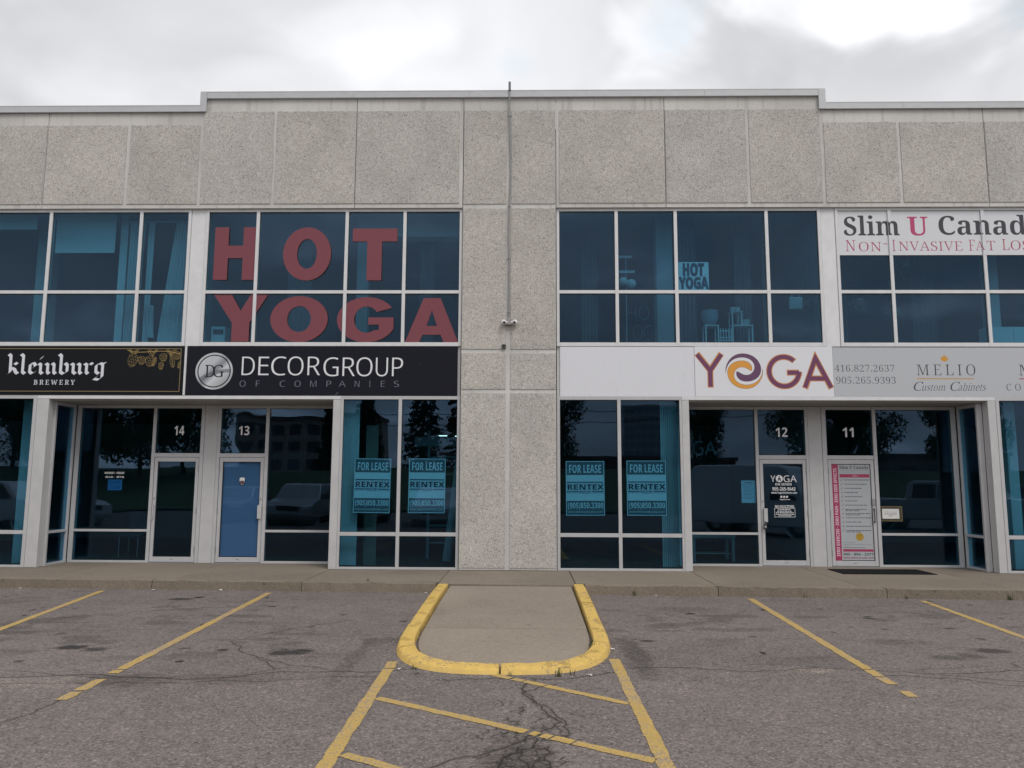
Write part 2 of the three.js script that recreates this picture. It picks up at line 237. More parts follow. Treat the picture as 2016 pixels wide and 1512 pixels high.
{
  const far = mesh('parking_lot', flat(-11, 11, 1.4, 6, 0), asphaltSheet('far', -11, 11, 1.4, 6, 2048, 560));
  meta(far, 'grey cracked asphalt of the parking stalls before the kerb', 'parking lot', null, 'structure');
  const near = mesh('parking_lot', flat(-6.6, 6.6, 6, 10.4, 0), asphaltSheet('near', -6.6, 6.6, 6, 10.4, 2048, 820));
  meta(near, 'grey grainy asphalt around the hatched bay', 'parking lot', null, 'structure');
  const tile = dataTex(512, 512, (i, j, o) => { asphaltColour(i / 512 * 5 + 40, j / 512 * 5 + 40, o, null, 0); }, true, [0.2, 0.2]);
  const s = new THREE.Shape([[-400, -40], [400, -40], [400, 500], [-400, 500]].map((p) => new THREE.Vector2(...p)));
  s.holes.push(new THREE.Path([[-11, 1.4], [11, 1.4], [11, 6], [6.6, 6], [6.6, 10.4], [-6.6, 10.4], [-6.6, 6], [-11, 6]].map((p) => new THREE.Vector2(...p))));
  const g = new THREE.ShapeGeometry(s); const p = g.attributes.position; for (let i = 0; i < p.count; i++) p.setXYZ(i, p.getX(i), 0, p.getY(i)); const ix = g.index.array; for (let i = 0; i < ix.length; i += 3) { const t = ix[i]; ix[i] = ix[i + 1]; ix[i + 1] = t; } g.computeVertexNormals();
  const ground = mesh('ground', uvm(g), new THREE.MeshStandardMaterial({ map: tile, roughness: 0.93 }));
  meta(ground, 'asphalt ground stretching away around the building', 'ground', null, 'structure');
}
// ---------- painted lines ----------
const paintTex = dataTex(1024, 1024, (i, j, o) => {   // 2 m tile of worn road paint: yellow film with bare stone tops showing
  const u = i / 1024, v = j / 1024, g = pn(u * 220, v * 220, 220, 301), f = pn(u * 90, v * 90, 90, 302), w = pfbm(u, v, 5, 303, 5);
  const bare = sstep(0.58, 0.76, 0.55 * g + 0.25 * f + 0.42 * w) * 0.8, k = 0.92 + 0.25 * (f - 0.5) + 0.3 * (w - 0.5) + 0.2 * (g - 0.5);
  o[0] = (0.50 * (1 - bare) + 0.20 * bare) * k; o[1] = (0.335 * (1 - bare) + 0.165 * bare) * k; o[2] = (0.095 * (1 - bare) + 0.15 * bare) * k;
}, true, [0.5, 0.5]);
M.paint = new THREE.MeshStandardMaterial({ map: paintTex, roughness: 0.85 });
function strip(a, b, width, seed, cuts = [], y = 0.004) {   // one painted stripe with a slightly ragged edge, broken where cracks cross it
  const r = rng(seed), dx = b[0] - a[0], dz = b[1] - a[1], L = Math.hypot(dx, dz), tx = dx / L, tz = dz / L, nx = -tz, nz = tx, n = Math.ceil(L / 0.015), parts = [];
  const edges = []; for (let i = 0; i <= n; i++) { const t = (i / n) * L, e = (s) => width / 2 + (vnoise(t * 9, s, seed) - 0.5) * 0.012 + (r() - 0.5) * 0.008; edges.push([t, e(1), e(2)]); }
  const pos = [], idx = []; let open = false;
  edges.forEach(([t, l, rr], i) => {
    const px = a[0] + tx * t, pz = a[1] + tz * t; pos.push(px + nx * l, y, pz + nz * l, px - nx * rr, y, pz - nz * rr);
    if (i && !cuts.some(([c, w]) => Math.abs(t - 0.01 - c) < w)) { const k = 2 * i; idx.push(k - 2, k, k - 1, k - 1, k, k + 1); }
  });
  const g = new THREE.BufferGeometry(); g.setAttribute('position', new THREE.Float32BufferAttribute(pos, 3)); g.setIndex(idx); g.computeVertexNormals();
  const nn = g.attributes.normal; for (let i = 0; i < nn.count; i++) nn.setXYZ(i, 0, 1, 0);
  return uvm(g, seed * 0.37, seed * 0.71);
}
function line(a, b, w, seed, label, cuts, y) { return meta(mesh('painted_line', strip(a, b, w, seed, cuts, y), M.paint), label, 'line marking', 'yellow parking lines', 'structure'); }
line([-6.83, 1.90], [-6.20, 5.7], 0.10, 1, 'yellow stall line at far left, running out of the picture');
line([-4.09, 1.99], [-3.80, 8.0], 0.10, 2, 'yellow stall line with a worn gap left of the island', [[5.25, 0.11], [5.0, 0.02], [5.75, 0.02], [1.2, 0.012]]);
line([3.46, 2.27], [3.27, 7.68], 0.10, 3, 'yellow stall line with a worn gap right of the island', [[5.12, 0.11], [4.47, 0.015], [4.75, 0.015]]);
line([6.04, 2.36], [5.78, 5.6], 0.10, 4, 'yellow stall line at far right, running out of the picture', [[0.25, 0.02]]);
line([-1.322, 6.57], [-1.235, 11.2], 0.105, 5, 'long yellow line left of the hatched bay', [[0.28, 0.012]]);
line([0.90, 6.38], [0.897, 11.2], 0.105, 6, 'long yellow line right of the hatched bay');
line([-0.30, 7.055], [0.84, 7.96], 0.085, 7, 'shortest yellow hatch stripe, nearest the island kerb', [[0.36, 0.008], [0.22, 0.008], [0.6, 0.008]]); 
line([-1.23, 7.86], [0.84, 9.24], 0.09, 8, 'middle yellow hatch stripe crossed by the cracks', [[1.50, 0.022], [1.60, 0.009], [1.70, 0.009], [1.88, 0.010]]);
line([-1.20, 9.18], [0.84, 10.5], 0.09, 9, 'nearest yellow hatch stripe at the bottom edge of the picture', [[1.25, 0.02]]);

// ---------- sidewalk and kerb ----------
const kz = (x) => 1.92 + 0.036 * x;      // kerb face line
{
  const sw = thing('sidewalk', 'grey stained concrete sidewalk along the shop fronts', 'sidewalk', [0, 0, 0], null, 'structure');
  const xs = [-16, -13.2, -10.4, -8.1, -5.85, -3.625, -1.41, 0.80, 3.03, 5.3, 7.55, 9.8, 12.5, 15.5], r = rng(31);
  const slab = (pts, y0, y1, seed) => { const s = new THREE.Shape(pts.map(([x, z]) => new THREE.Vector2(x, -z))); const g = new THREE.ExtrudeGeometry(s, { depth: y1 - y0 - 0.008, bevelEnabled: true, bevelThickness: 0.008, bevelSize: 0.008, bevelOffset: -0.008, bevelSegments: 2 }); g.rotateX(-Math.PI / 2).translate(0, y0, 0); return uvm(g, r() * 5, r() * 5); };
  for (let i = 0; i + 1 < xs.length; i++) {
    const a = xs[i] + 0.006, b = xs[i + 1] - 0.006, dy = (r() - 0.5) * 0.006;
    mesh('slab', slab([[a, -1.2], [b, -1.2], [b, kz(b) - 0.21], [a, kz(a) - 0.21]], 0.0, 0.15 + dy, i), M.sidewalk, sw);
  }
  // kerb stones with a sloped, worn face
  const kj = [-16, -12.4, -9.2, -6.12, -3.63, -1.44];
  const kr = [0.94, 3.03, 5.62, 8.5, 12, 15.5];
  const stone = (a, b, seed) => {
    const prof = [[0, 0], [0, 0.140], [-0.012, 0.151], [-0.2, 0.151], [-0.2, 0]].map(([z, y]) => [z, y]);
    const n = Math.ceil((b - a) / 0.12), pos = [], idx = [], m = prof.length;
    for (let i = 0; i <= n; i++) { const x = a + ((b - a) * i) / n; prof.forEach(([z, y], k) => { const j = (k === 1 || k === 2) ? (vnoise(x * 6, k, seed) - 0.5) * 0.016 : 0; pos.push(x, y + j * 0.6 + (y > 0.1 ? (vnoise(x * 1.1, 3, 77) - 0.5) * 0.008 : 0), kz(x) + z + j + (k === 0 ? 0.015 : 0)); }); }
    for (let i = 0; i < n; i++) for (let k = 0; k < m - 1; k++) { const p = i * m + k; idx.push(p, p + m, p + 1, p + 1, p + m, p + m + 1); }
    for (const e of [0, n]) { const p = e * m; for (let k = 1; k + 1 < m; k++) e ? idx.push(p, p + k + 1, p + k) : idx.push(p, p + k, p + k + 1); }
    let g = new THREE.BufferGeometry(); g.setAttribute('position', new THREE.Float32BufferAttribute(pos, 3)); g.setIndex(idx); g = g.toNonIndexed(); g.computeVertexNormals();
    const nn = g.attributes.normal, f = g.attributes.position; let s = 0; for (let i = 0; i < nn.count; i++) s += nn.getY(i) * (f.getY(i) - 0.07); if (s < 0) { for (let i = 0; i < f.count; i += 3) { const q = [f.getX(i), f.getY(i), f.getZ(i)]; f.setXYZ(i, f.getX(i + 1), f.getY(i + 1), f.getZ(i + 1)); f.setXYZ(i + 1, ...q); } g.computeVertexNormals(); }
    return uvm(g, r() * 5, r() * 5);
  };
  for (const l of [kj, kr]) for (let i = 0; i + 1 < l.length; i++) mesh('kerb_stone', stone(l[i] + 0.005, l[i + 1] - 0.005, i + 5), M.kerb, sw);
  const mid = mesh('slab', slab([[-1.40, kz(-1.4) - 0.205], [0.79, kz(0.79) - 0.205], [0.79, kz(0.79)], [-1.40, kz(-1.4)]], 0, 0.149, 3), M.sidewalk, sw);
}
// ---------- parking island: slab and yellow kerb ----------
const islandTop = (z) => 0.15 - 0.095 * sstep(2.2, 6.6, z);
{
  const isl = thing('parking_island', 'rounded concrete island with worn yellow kerb in front of the pier', 'traffic island', [0, 0, 0], null, 'structure');
  const U = (half, tip, z0, cx = -0.24, n = 3, m = 40) => { const p = []; for (let i = 0; i <= m; i++) { const a = Math.PI - (Math.PI * i) / m, c = Math.cos(a), s = Math.sin(a); p.push([cx + half * Math.sign(c) * Math.pow(Math.abs(c), 2 / n), z0 + (tip - z0) * Math.pow(s, 2 / n)]); } return p; };
  const full = (half, tip, z0) => { const zs = kz(-0.2) + 0.005, l = []; for (let i = 0; i < 16; i++) l.push([-0.24 - half, zs + ((z0 - zs) * i) / 16]); const u = U(half, tip, z0); const rr = []; for (let i = 1; i <= 16; i++) rr.push([-0.24 + half, z0 - ((z0 - zs) * i) / 16]); return l.concat(u, rr); };
  const outer = full(1.165, 7.0, 5.0), inner = full(1.0, 6.83, 5.0), base = full(1.195, 7.06, 5.0), N = outer.length;
  // slab in two pieces with a tooled joint at z = 5.04
  const slabIn = full(0.966, 6.805, 5.0);
  const slabPart = (pts, dy, ou) => { const s = new THREE.Shape(pts.map(([x, z]) => new THREE.Vector2(x, -z))); let g = new THREE.ExtrudeGeometry(s, { depth: 0.1, bevelEnabled: true, bevelThickness: 0.006, bevelSize: 0.006, bevelOffset: -0.006, bevelSegments: 1 }); g.rotateX(-Math.PI / 2); const p = g.attributes.position; for (let i = 0; i < p.count; i++) { const t = islandTop(p.getZ(i)) - 0.03 + dy; p.setY(i, p.getY(i) > 0.05 ? t + (p.getY(i) - 0.106) : -0.02); } g.computeVertexNormals(); return uvm(g, ou, ou * 0.7); };
  const zj = 5.04, a = slabIn.filter((p) => p[1] < zj - 0.008), b = slabIn.filter((p) => p[1] > zj + 0.008);
  const first = a.filter((p) => p[0] < 0), last = a.filter((p) => p[0] > 0);
  mesh('slab', slabPart([...first, [-1.206, zj - 0.008], [0.726, zj - 0.008], ...last], 0.0, 1.3), M.walk, isl);
  mesh('slab', slabPart([[-1.206, zj + 0.008], ...b, [0.726, zj + 0.008]], -0.004, 3.1), M.walk, isl);
  const kTex = dataTex(512, 512, (i, j, o) => { const u = i / 512, v = j / 512, g = pn(u * 128, v * 128, 128, 401), f = pn(u * 50, v * 50, 50, 402), w = pfbm(u, v, 5, 403, 5); const chip = sstep(0.61, 0.69, 0.3 * g + 0.2 * f + 0.6 * w - 0.02), k = (0.95 + 0.2 * (f - 0.5) + 0.3 * (w - 0.5)) * (1 - 0.38 * sstep(0.60, 0.70, pfbm(u + 0.5, v, 9, 411, 4)) * (0.5 + 0.5 * g)); o[0] = (0.62 * (1 - chip) + 0.33 * chip) * k; o[1] = (0.415 * (1 - chip) + 0.23 * chip) * k; o[2] = (0.105 * (1 - chip) + 0.11 * chip) * k; }, true, [0.7, 0.7]);
  const kMat = new THREE.MeshStandardMaterial({ map: kTex, roughness: 0.75 });
  const breaks = [0, 8, 22, 36, 52, 63, N - 1];
  for (let q = 0; q + 1 < breaks.length; q++) {
    const s0 = breaks[q], s1 = breaks[q + 1], pos = [], idx = [], m = 7; let cnt = 0;
    const at = (arr, t) => { const i = Math.min(N - 2, Math.floor(t)), f = t - i; return [arr[i][0] + (arr[i + 1][0] - arr[i][0]) * f, arr[i][1] + (arr[i + 1][1] - arr[i][1]) * f]; };
    const gap = 0.04, st = []; for (let t = s0 + (q ? gap : 0); t < s1; t += 0.2) st.push(t); st.push(s1 - (q + 2 < breaks.length ? gap : 0));
    for (const t of st) {
      const o = at(outer, t), n = at(inner, t), e = at(base, t), y = islandTop(o[1]) + 0.004 + (vnoise(t * 1.3, 1, 9) - 0.5) * 0.010 + (q % 2 ? 0.003 : 0), j = (vnoise(t * 2.7, 2, 9) - 0.5) * 0.06, chip = 0.012 * sstep(0.62, 0.8, vnoise(t * 3.1, 5, 19));
      const mix = (A, B, f) => [A[0] + (B[0] - A[0]) * f, A[1] + (B[1] - A[1]) * f];
      const p1 = mix(o, n, 0.10 + j), p2 = mix(o, n, 0.9);
      for (const [p, yy] of [[e, -0.01], [mix(e, o, 0.55), y * 0.55], [o, y - 0.012 - chip], [p1, y - 0.001 - chip * 0.4], [p2, y], [n, y - 0.012], [n, -0.01]]) pos.push(p[0], yy, p[1]);
      cnt++;
    }
    for (let i = 0; i + 1 < cnt; i++) for (let k = 0; k + 1 < m; k++) { const p = i * m + k; idx.push(p, p + m, p + 1, p + 1, p + m, p + m + 1); }
    for (const e of [0, cnt - 1]) { const p = e * m; for (let k = 1; k + 1 < m; k++) e ? idx.push(p, p + k, p + k + 1) : idx.push(p, p + k + 1, p + k); }
    let g = new THREE.BufferGeometry(); g.setAttribute('position', new THREE.Float32BufferAttribute(pos, 3)); g.setIndex(idx); g.computeVertexNormals();
    const u = g.toNonIndexed();
    mesh('kerb_stone', uvm(u, q * 1.7, q * 0.9), kMat, isl);
  }
}
// grit, leaf bits and weeds along the kerbs
{
  const r = rng(88), list = [], tuft = [];
  const bit = (x, y, z, s, c) => { const g = new THREE.TetrahedronGeometry(s, 1); const p = g.attributes.position; for (let i = 0; i < p.count; i++) p.setXYZ(i, p.getX(i) * (0.8 + 0.7 * hash(i, 1, c)), p.getY(i) * 0.5, p.getZ(i) * (0.7 + 0.6 * hash(i, 2, c))); g.rotateY(r() * 6).translate(x, y + s * 0.3, z); return g; };
  for (let i = 0; i < 420; i++) { const left = r() < 0.5, x = left ? -1.5 - r() * 9 : 1.0 + r() * 9, z = kz(x) + 0.03 + Math.pow(r(), 2.5) * 0.25; list.push(bit(x, 0, z, 0.004 + r() * r() * 0.014, i)); }
  for (let i = 0; i < 420; i++) { const a = Math.PI * r(), c = Math.cos(a), s = Math.sin(a), k = 1.02 + Math.pow(r(), 2) * 0.12; list.push(bit(-0.24 + 1.22 * k * Math.sign(c) * Math.pow(Math.abs(c), 2 / 3), 0, 5.0 + 2.1 * k * Math.pow(s, 2 / 3), 0.004 + r() * r() * 0.012, i)); }
  meta(mesh('gravel', merge(list), std(0.30, 0.28, 0.25, 0.95)), 'loose pale grit gathered along the kerbs', 'gravel', null, 'stuff');
  const blade = (x, y, z, h, a, lean) => { const g = new THREE.BufferGeometry(), w = 0.004; const dx = Math.cos(a), dz = Math.sin(a); g.setAttribute('position', new THREE.Float32BufferAttribute([x - dz * w, y, z + dx * w, x + dz * w, y, z - dx * w, x + dx * lean * 0.4, y + h * 0.7, z + dz * lean * 0.4, x + dx * lean, y + h, z + dz * lean, x + dx * lean * 0.4 + dz * w, y + h * 0.7, z + dz * lean * 0.4 - dx * w, x + dx * lean, y + h * 0.98, z + dz * lean], 3)); g.setIndex([0, 1, 2, 1, 4, 2, 2, 4, 3]); g.computeVertexNormals(); return g; };
  const weed = (x, y, z, n, h) => { for (let i = 0; i < n; i++) tuft.push(blade(x + (r() - 0.5) * 0.05, y, z + (r() - 0.5) * 0.04, h * (0.5 + r()), r() * 6.28, 0.02 + r() * 0.05)); };
  weed(0.30, 0, 7.09, 14, 0.07); weed(0.44, 0, 7.03, 8, 0.06); weed(-0.15, 0, 7.1, 6, 0.04); weed(0.70, 0.05, 6.0, 10, 0.06); weed(0.72, 0.05, 5.85, 6, 0.05); weed(-1.08, 0, 6.85, 7, 0.04); weed(1.72, 0, kz(1.72) + 0.03, 14, 0.07); weed(5.9, 0.0, kz(5.9) + 0.03, 10, 0.05); weed(7.45, 0, kz(7.45) + 0.04, 22, 0.10); weed(-2.58, 0.15, 1.62, 10, 0.035); weed(4.36, 0.0, kz(4.36) + 0.02, 8, 0.08);
  meta(mesh('weeds', merge(tuft), std(0.075, 0.085, 0.03, 0.9, { side: THREE.DoubleSide })), 'dry weeds sprouting along the kerb joints', 'weeds', null, 'stuff');
  const litter = [[-6.05, kz(-6.05) + 0.10, 0.05], [-4.95, kz(-4.95) + 0.06, 0.09], [-8.3, kz(-8.3) + 0.08, 0.05], [2.05, kz(2.05) + 0.06, 0.05], [-1.6, kz(-1.6) + 0.08, 0.05], [0.93, 5.95, 0.06], [-1.2, 6.9, 0.05], [0.6, 7.06, 0.04]];
  litter.forEach(([x, z, s], i) => { const g = new THREE.PlaneGeometry(s * 0.9, s * 0.45, 4, 3); const p = g.attributes.position; for (let k = 0; k < p.count; k++) p.setXYZ(k, p.getX(k) * (0.8 + 0.4 * hash(k, i, 4)), p.getY(k) * (0.7 + 0.5 * hash(k, i, 5)), (hash(k, i, 6)) * s * 0.22); g.rotateX(-Math.PI / 2).rotateY(i * 1.7).translate(x, 0.006, z); g.computeVertexNormals(); meta(mesh('paper_scrap', g, M.vinylW), ['crumpled white scrap by the kerb below the left door pair', 'long white scrap by the kerb between the left stall lines', 'white scrap at the far left end of the kerb', 'white scrap by the kerb just right of the island', 'white scrap by the kerb just left of the island', 'white scrap beside the right bend of the island kerb', 'white scrap at the left bend of the island kerb', 'white scrap at the right tip of the island kerb'][i], 'litter', 'white scraps along the kerb'); });
}
// ---------- the building ----------
const bld = thing('commercial_building', 'two-storey commercial building of grey exposed-aggregate concrete panels and blue tinted glass', 'building');
const ZF = 0.10, ZS = 0.086;
{
  const r = rng(17);
  const field = (parent, x0, x1, y0, y1, ragTop = true) => {
    const s = new THREE.Shape(), n = Math.ceil((x1 - x0) / 0.045), m = Math.ceil((y1 - y0) / 0.06), j = (a) => (r() - 0.5) * a;
    s.moveTo(x0, y0); for (let i = 1; i < n; i++) s.lineTo(x0 + ((x1 - x0) * i) / n, y0 + j(0.004)); s.lineTo(x1, y0);
    for (let i = 1; i < m; i++) s.lineTo(x1 + j(0.010), y0 + ((y1 - y0) * i) / m); s.lineTo(x1, y1);
    for (let i = n - 1; i > 0; i--) s.lineTo(x0 + ((x1 - x0) * i) / n, y1 + j(ragTop ? 0.02 : 0.006)); s.lineTo(x0, y1);
    for (let i = m - 1; i > 0; i--) s.lineTo(x0 + j(0.010), y0 + ((y1 - y0) * i) / m);
    const g = new THREE.ExtrudeGeometry(s, { depth: ZF - ZS + 0.004, bevelEnabled: false }).translate(0, 0, ZS - 0.004);
    return mesh('aggregate_field', uvm(g, r() * 4, r() * 4), M.aggs[Math.floor(r() * 4)], parent);
  };
  const panel = (boxes, fields, label) => { const p = grp('concrete_panel', bld, label); mesh('smooth_border', uvm(merge(boxes.map((b) => bx(b[0], b[1], b[2], b[3], -0.1, ZS))), r() * 4, r() * 4), M.smooth, p); fields.forEach((f) => field(p, ...f)); };
  const J = 0.006, LO = 9.05, HI = 9.32, B = 7.06, FB = 7.147, FH = 9.045, FL = 8.77;
  panel([[-14, -9.53 - J, B, LO]], [[-13.9, -11.0, FB, FL], [-10.93, -9.545, FB, FL]]);
  panel([[-9.53 + J, -6.42, B, LO], [-6.42, -3.36 - J, B, HI]], [[-9.515, -7.93, FB, FL], [-7.855, -6.47, FB, FL], [-6.40, -5.005, FB, FH], [-4.945, -3.375, FB, FH]]);
  panel([[-3.36 + J, -1.24 - J, B, HI]], [[-3.345, -1.315, FB, FH]]);
  panel([[0.575 + J, 2.707 - J, B, HI]], [[0.64, 2.692, FB, FH]]);
  panel([[2.707 + J, 5.785, B, HI], [5.785, 8.905 - J, B, LO]], [[2.722, 4.288, FB, FH], [4.352, 5.733, FB, FH], [5.803, 7.215, FB, FL], [7.28, 8.89, FB, FL]]);
  panel([[8.905 + J, 13.4, B, LO]], [[8.92, 10.3, FB, FL], [10.37, 13.3, FB, FL]]);
  // pier between the two halves
  const cols = [[-1.226, -0.386], [-0.296, 0.561]], p = grp('concrete_panel', bld, 'tall concrete pier between the shop fronts');
  mesh('smooth_border', uvm(bx(-1.234, 0.569, 0.16, HI, -0.1, ZS), 1.1, 2.2), M.smooth, p);
  for (const [y0, y1] of [[0.20, 3.426], [3.504, 4.185], [4.271, 7.04], [7.133, FH]]) for (const [a, b] of cols) field(p, a, b, y0, y1);
  panel([[-14, -12.4, 0.16, B - 0.01]], [[-13.9, -12.45, 0.3, 6.9]]); panel([[11.95, 13.4, 0.16, B - 0.01]], [[12, 13.3, 0.3, 6.9]]);
  // parapet caps
  const cap = (a, b, y0, y1, f = 0.14) => mesh('parapet_cap', uvm(merge([bx(a, b, y0, y1 - 0.004, f - 0.012, f), bx(a, b, y1 - 0.016, y1, -0.35, f + 0.003)])), M.cap, bld);
  const hi = [-6.355, -5.72, -3.43, -1.13, 1.17, 3.5, 5.717]; for (let i = 0; i + 1 < hi.length; i++) cap(hi[i] + 0.0015, hi[i + 1] - 0.0015, 9.31, 9.45);
  const lo = [-14, -12.2, -8.75, -6.487]; for (let i = 0; i + 1 < lo.length; i++) cap(lo[i] + 0.0015, lo[i + 1] - 0.0015, 9.035, 9.17);
  const lr = [5.855, 7.35, 9.8, 13.4]; for (let i = 0; i + 1 < lr.length; i++) cap(lr[i] + 0.0015, lr[i + 1] - 0.0015, 9.035, 9.17);
  for (const [x0, x1] of [[-6.487, -6.357], [5.719, 5.855]]) mesh('parapet_cap', uvm(merge([bx(x0, x1, 9.035, 9.45, 0.125, 0.144), bx(x0 < 0 ? x0 : x1 - 0.012, x0 < 0 ? x0 + 0.012 : x1, 9.04, 9.45, -0.35, 0.11), bx(x0, x1, 9.438, 9.452, -0.35, 0.11)])), M.cap, bld);
  // shell: roof, floors, ceilings, walls
  mesh('roof', bx(-14, 13.4, 8.55, 8.75, -16, -0.11), M.soffit, bld);
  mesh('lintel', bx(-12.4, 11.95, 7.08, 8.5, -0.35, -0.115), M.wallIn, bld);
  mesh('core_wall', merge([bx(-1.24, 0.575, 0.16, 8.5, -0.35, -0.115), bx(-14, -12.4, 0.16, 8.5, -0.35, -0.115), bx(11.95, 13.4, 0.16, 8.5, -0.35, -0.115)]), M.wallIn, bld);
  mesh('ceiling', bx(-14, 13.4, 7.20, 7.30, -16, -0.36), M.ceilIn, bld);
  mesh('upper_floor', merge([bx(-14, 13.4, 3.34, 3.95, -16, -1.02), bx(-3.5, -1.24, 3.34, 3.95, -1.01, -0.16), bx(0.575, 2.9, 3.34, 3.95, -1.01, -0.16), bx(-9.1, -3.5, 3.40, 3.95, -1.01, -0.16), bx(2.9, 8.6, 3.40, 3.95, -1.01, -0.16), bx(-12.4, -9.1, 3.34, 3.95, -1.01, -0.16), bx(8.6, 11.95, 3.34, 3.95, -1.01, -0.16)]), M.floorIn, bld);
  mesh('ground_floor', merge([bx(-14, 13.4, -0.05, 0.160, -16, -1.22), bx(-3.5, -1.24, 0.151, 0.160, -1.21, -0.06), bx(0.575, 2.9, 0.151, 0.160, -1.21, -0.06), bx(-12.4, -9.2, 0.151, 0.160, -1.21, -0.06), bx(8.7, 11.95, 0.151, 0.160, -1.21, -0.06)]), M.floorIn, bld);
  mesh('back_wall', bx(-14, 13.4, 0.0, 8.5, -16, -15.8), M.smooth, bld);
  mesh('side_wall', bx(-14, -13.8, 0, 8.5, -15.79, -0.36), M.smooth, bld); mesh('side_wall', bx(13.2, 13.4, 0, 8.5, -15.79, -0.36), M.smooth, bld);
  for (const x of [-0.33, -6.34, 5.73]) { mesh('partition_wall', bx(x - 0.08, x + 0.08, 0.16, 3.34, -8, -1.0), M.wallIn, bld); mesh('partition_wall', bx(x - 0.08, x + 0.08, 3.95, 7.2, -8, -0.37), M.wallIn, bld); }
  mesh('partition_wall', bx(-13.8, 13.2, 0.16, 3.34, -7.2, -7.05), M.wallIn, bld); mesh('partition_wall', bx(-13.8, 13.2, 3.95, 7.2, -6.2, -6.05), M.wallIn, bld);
  // spandrel behind the signs, soffits of the recessed entries, cover posts
  for (const [a, b] of [[-12.4, -1.255], [0.59, 11.95]]) mesh('spandrel', uvm(bx(a, b, 3.378, 4.332, -0.15, -0.012)), M.white, bld);
  for (const [a, b] of [[-9.2, -3.56], [2.97, 8.62]]) mesh('soffit', bx(a, b, 3.285, 3.335, -1.01, -0.07), M.soffit, bld);
}
// panes: outer tinted sheet and inner clear sheet in one part
const paneCache = new Map();
function paneGeo(w, h) {
  const key = w.toFixed(3) + h.toFixed(3); if (paneCache.has(key)) return paneCache.get(key);
  const g = new THREE.BufferGeometry(), p = [], n = [], a = w / 2, b = h / 2; for (const z of [0, -0.018]) { p.push(-a, -b, z, a, -b, z, a, b, z, -a, b, z); n.push(0, 0, 1, 0, 0, 1, 0, 0, 1, 0, 0, 1); }
  g.setAttribute('position', new THREE.Float32BufferAttribute(p, 3)); g.setAttribute('normal', new THREE.Float32BufferAttribute(n, 3)); g.setAttribute('uv', new THREE.Float32BufferAttribute([0, 0, 1, 0, 1, 1, 0, 1, 0, 0, 1, 0, 1, 1, 0, 1], 2)); g.setIndex([0, 1, 2, 0, 2, 3, 4, 5, 6, 4, 6, 7]); g.addGroup(0, 6, 0); g.addGroup(6, 6, 1); paneCache.set(key, g); return g;
}
const pr = rng(51);
function pane(parent, x0, x1, y0, y1, z, tilt = 0.0022) { const m = mesh('pane', paneGeo(x1 - x0, y1 - y0), [M.glassOut, M.glassIn], parent); m.position.set((x0 + x1) / 2, (y0 + y1) / 2, z); m.rotation.set((pr() - 0.5) * tilt * 1.4, (pr() - 0.5) * tilt, 0); return m; }
const bar = (parent, name, x0, x1, y0, y1, z, mat = M.alu, f = 0.035) => mesh(name, uvm(rbx(x0, x1, y0, y1, z - 0.07, z + f, 0.004), x0, y0), mat, parent);
const gasket = (parent, x0, x1, y0, y1, z) => mesh('gasket', merge([bx(x0, x0 + 0.008, y0, y1, z + 0.001, z + 0.010), bx(x1 - 0.008, x1, y0, y1, z + 0.001, z + 0.010), bx(x0 + 0.008, x1 - 0.008, y0, y0 + 0.008, z + 0.001, z + 0.010), bx(x0 + 0.008, x1 - 0.008, y1 - 0.008, y1, z + 0.001, z + 0.010)]), M.rubber, parent);
// verts: [x0,x1] bars over the full height; rows: [y0,y1] bars from bar to bar; panes fill the rest
function glazing(name, label, verts, rows, z, parent = bld) {
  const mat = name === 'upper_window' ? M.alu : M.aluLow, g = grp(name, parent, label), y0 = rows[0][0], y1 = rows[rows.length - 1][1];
  for (const [a, b] of verts) bar(g, 'mullion', a, b, y0, y1, z, mat);
  for (let i = 0; i + 1 < verts.length; i++) {
    const a = verts[i][1], b = verts[i + 1][0];
    for (const [c, d] of rows) bar(g, 'transom_bar', a, b, c, d, z, mat, 0.032);
    for (let k = 0; k + 1 < rows.length; k++) { pane(g, a - 0.01, b + 0.01, rows[k][1] - 0.01, rows[k + 1][0] + 0.01, z); gasket(g, a, b, rows[k][1], rows[k + 1][0], z); }
  }
  return g;
}
const mb = (x, w = 0.064) => [x - w / 2, x + w / 2];
const UR = [[4.335, 4.41], [5.365, 5.43], [7.003, 7.072]], LR = [[0.152, 0.195], [0.76, 0.83], [3.31, 3.374]];
glazing('upper_window', 'upper window with blinds and curtains', [mb(-12.35), mb(-11.16), mb(-9.363), mb(-7.566), [-6.635, -6.575]], UR, 0);
glazing('upper_window', 'upper window with large red lettering', [[-6.285, -6.225], mb(-5.255), mb(-3.505), mb(-2.37), [-1.30, -1.245]], UR, 0);
glazing('upper_window', 'upper window with plants and furniture behind it', [[0.583, 0.638], mb(1.744), mb(2.888), mb(4.644), [5.625, 5.685]], UR, 0);
glazing('upper_window', 'upper window with white printed film along its top', [[5.965, 6.02], mb(7.004), mb(8.782), mb(10.56), mb(11.9)], UR, 0);
for (const [a, b] of [[-6.570, -6.290], [5.690, 5.960]]) mesh('cover_panel', uvm(rbx(a, b, 4.335, 7.07, -0.1, 0.02, 0.006), a, 0), M.white, bld);
glazing('storefront_window', 'ground-floor window with two lease posters left of the pier', [[-3.51, -3.462], mb(-2.383), [-1.30, -1.245]], LR, 0);
glazing('storefront_window', 'ground-floor window with two lease posters right of the pier', [[0.583, 0.638], mb(1.75), [2.885, 2.93]], LR, 0);
glazing('storefront_window', 'ground-floor window at the left edge', [mb(-12.35), mb(-10.9), [-9.418, -9.352]], LR, 0);
glazing('storefront_window', 'ground-floor window at the right edge', [[8.775, 8.838], mb(10.4), mb(11.9)], LR, 0);
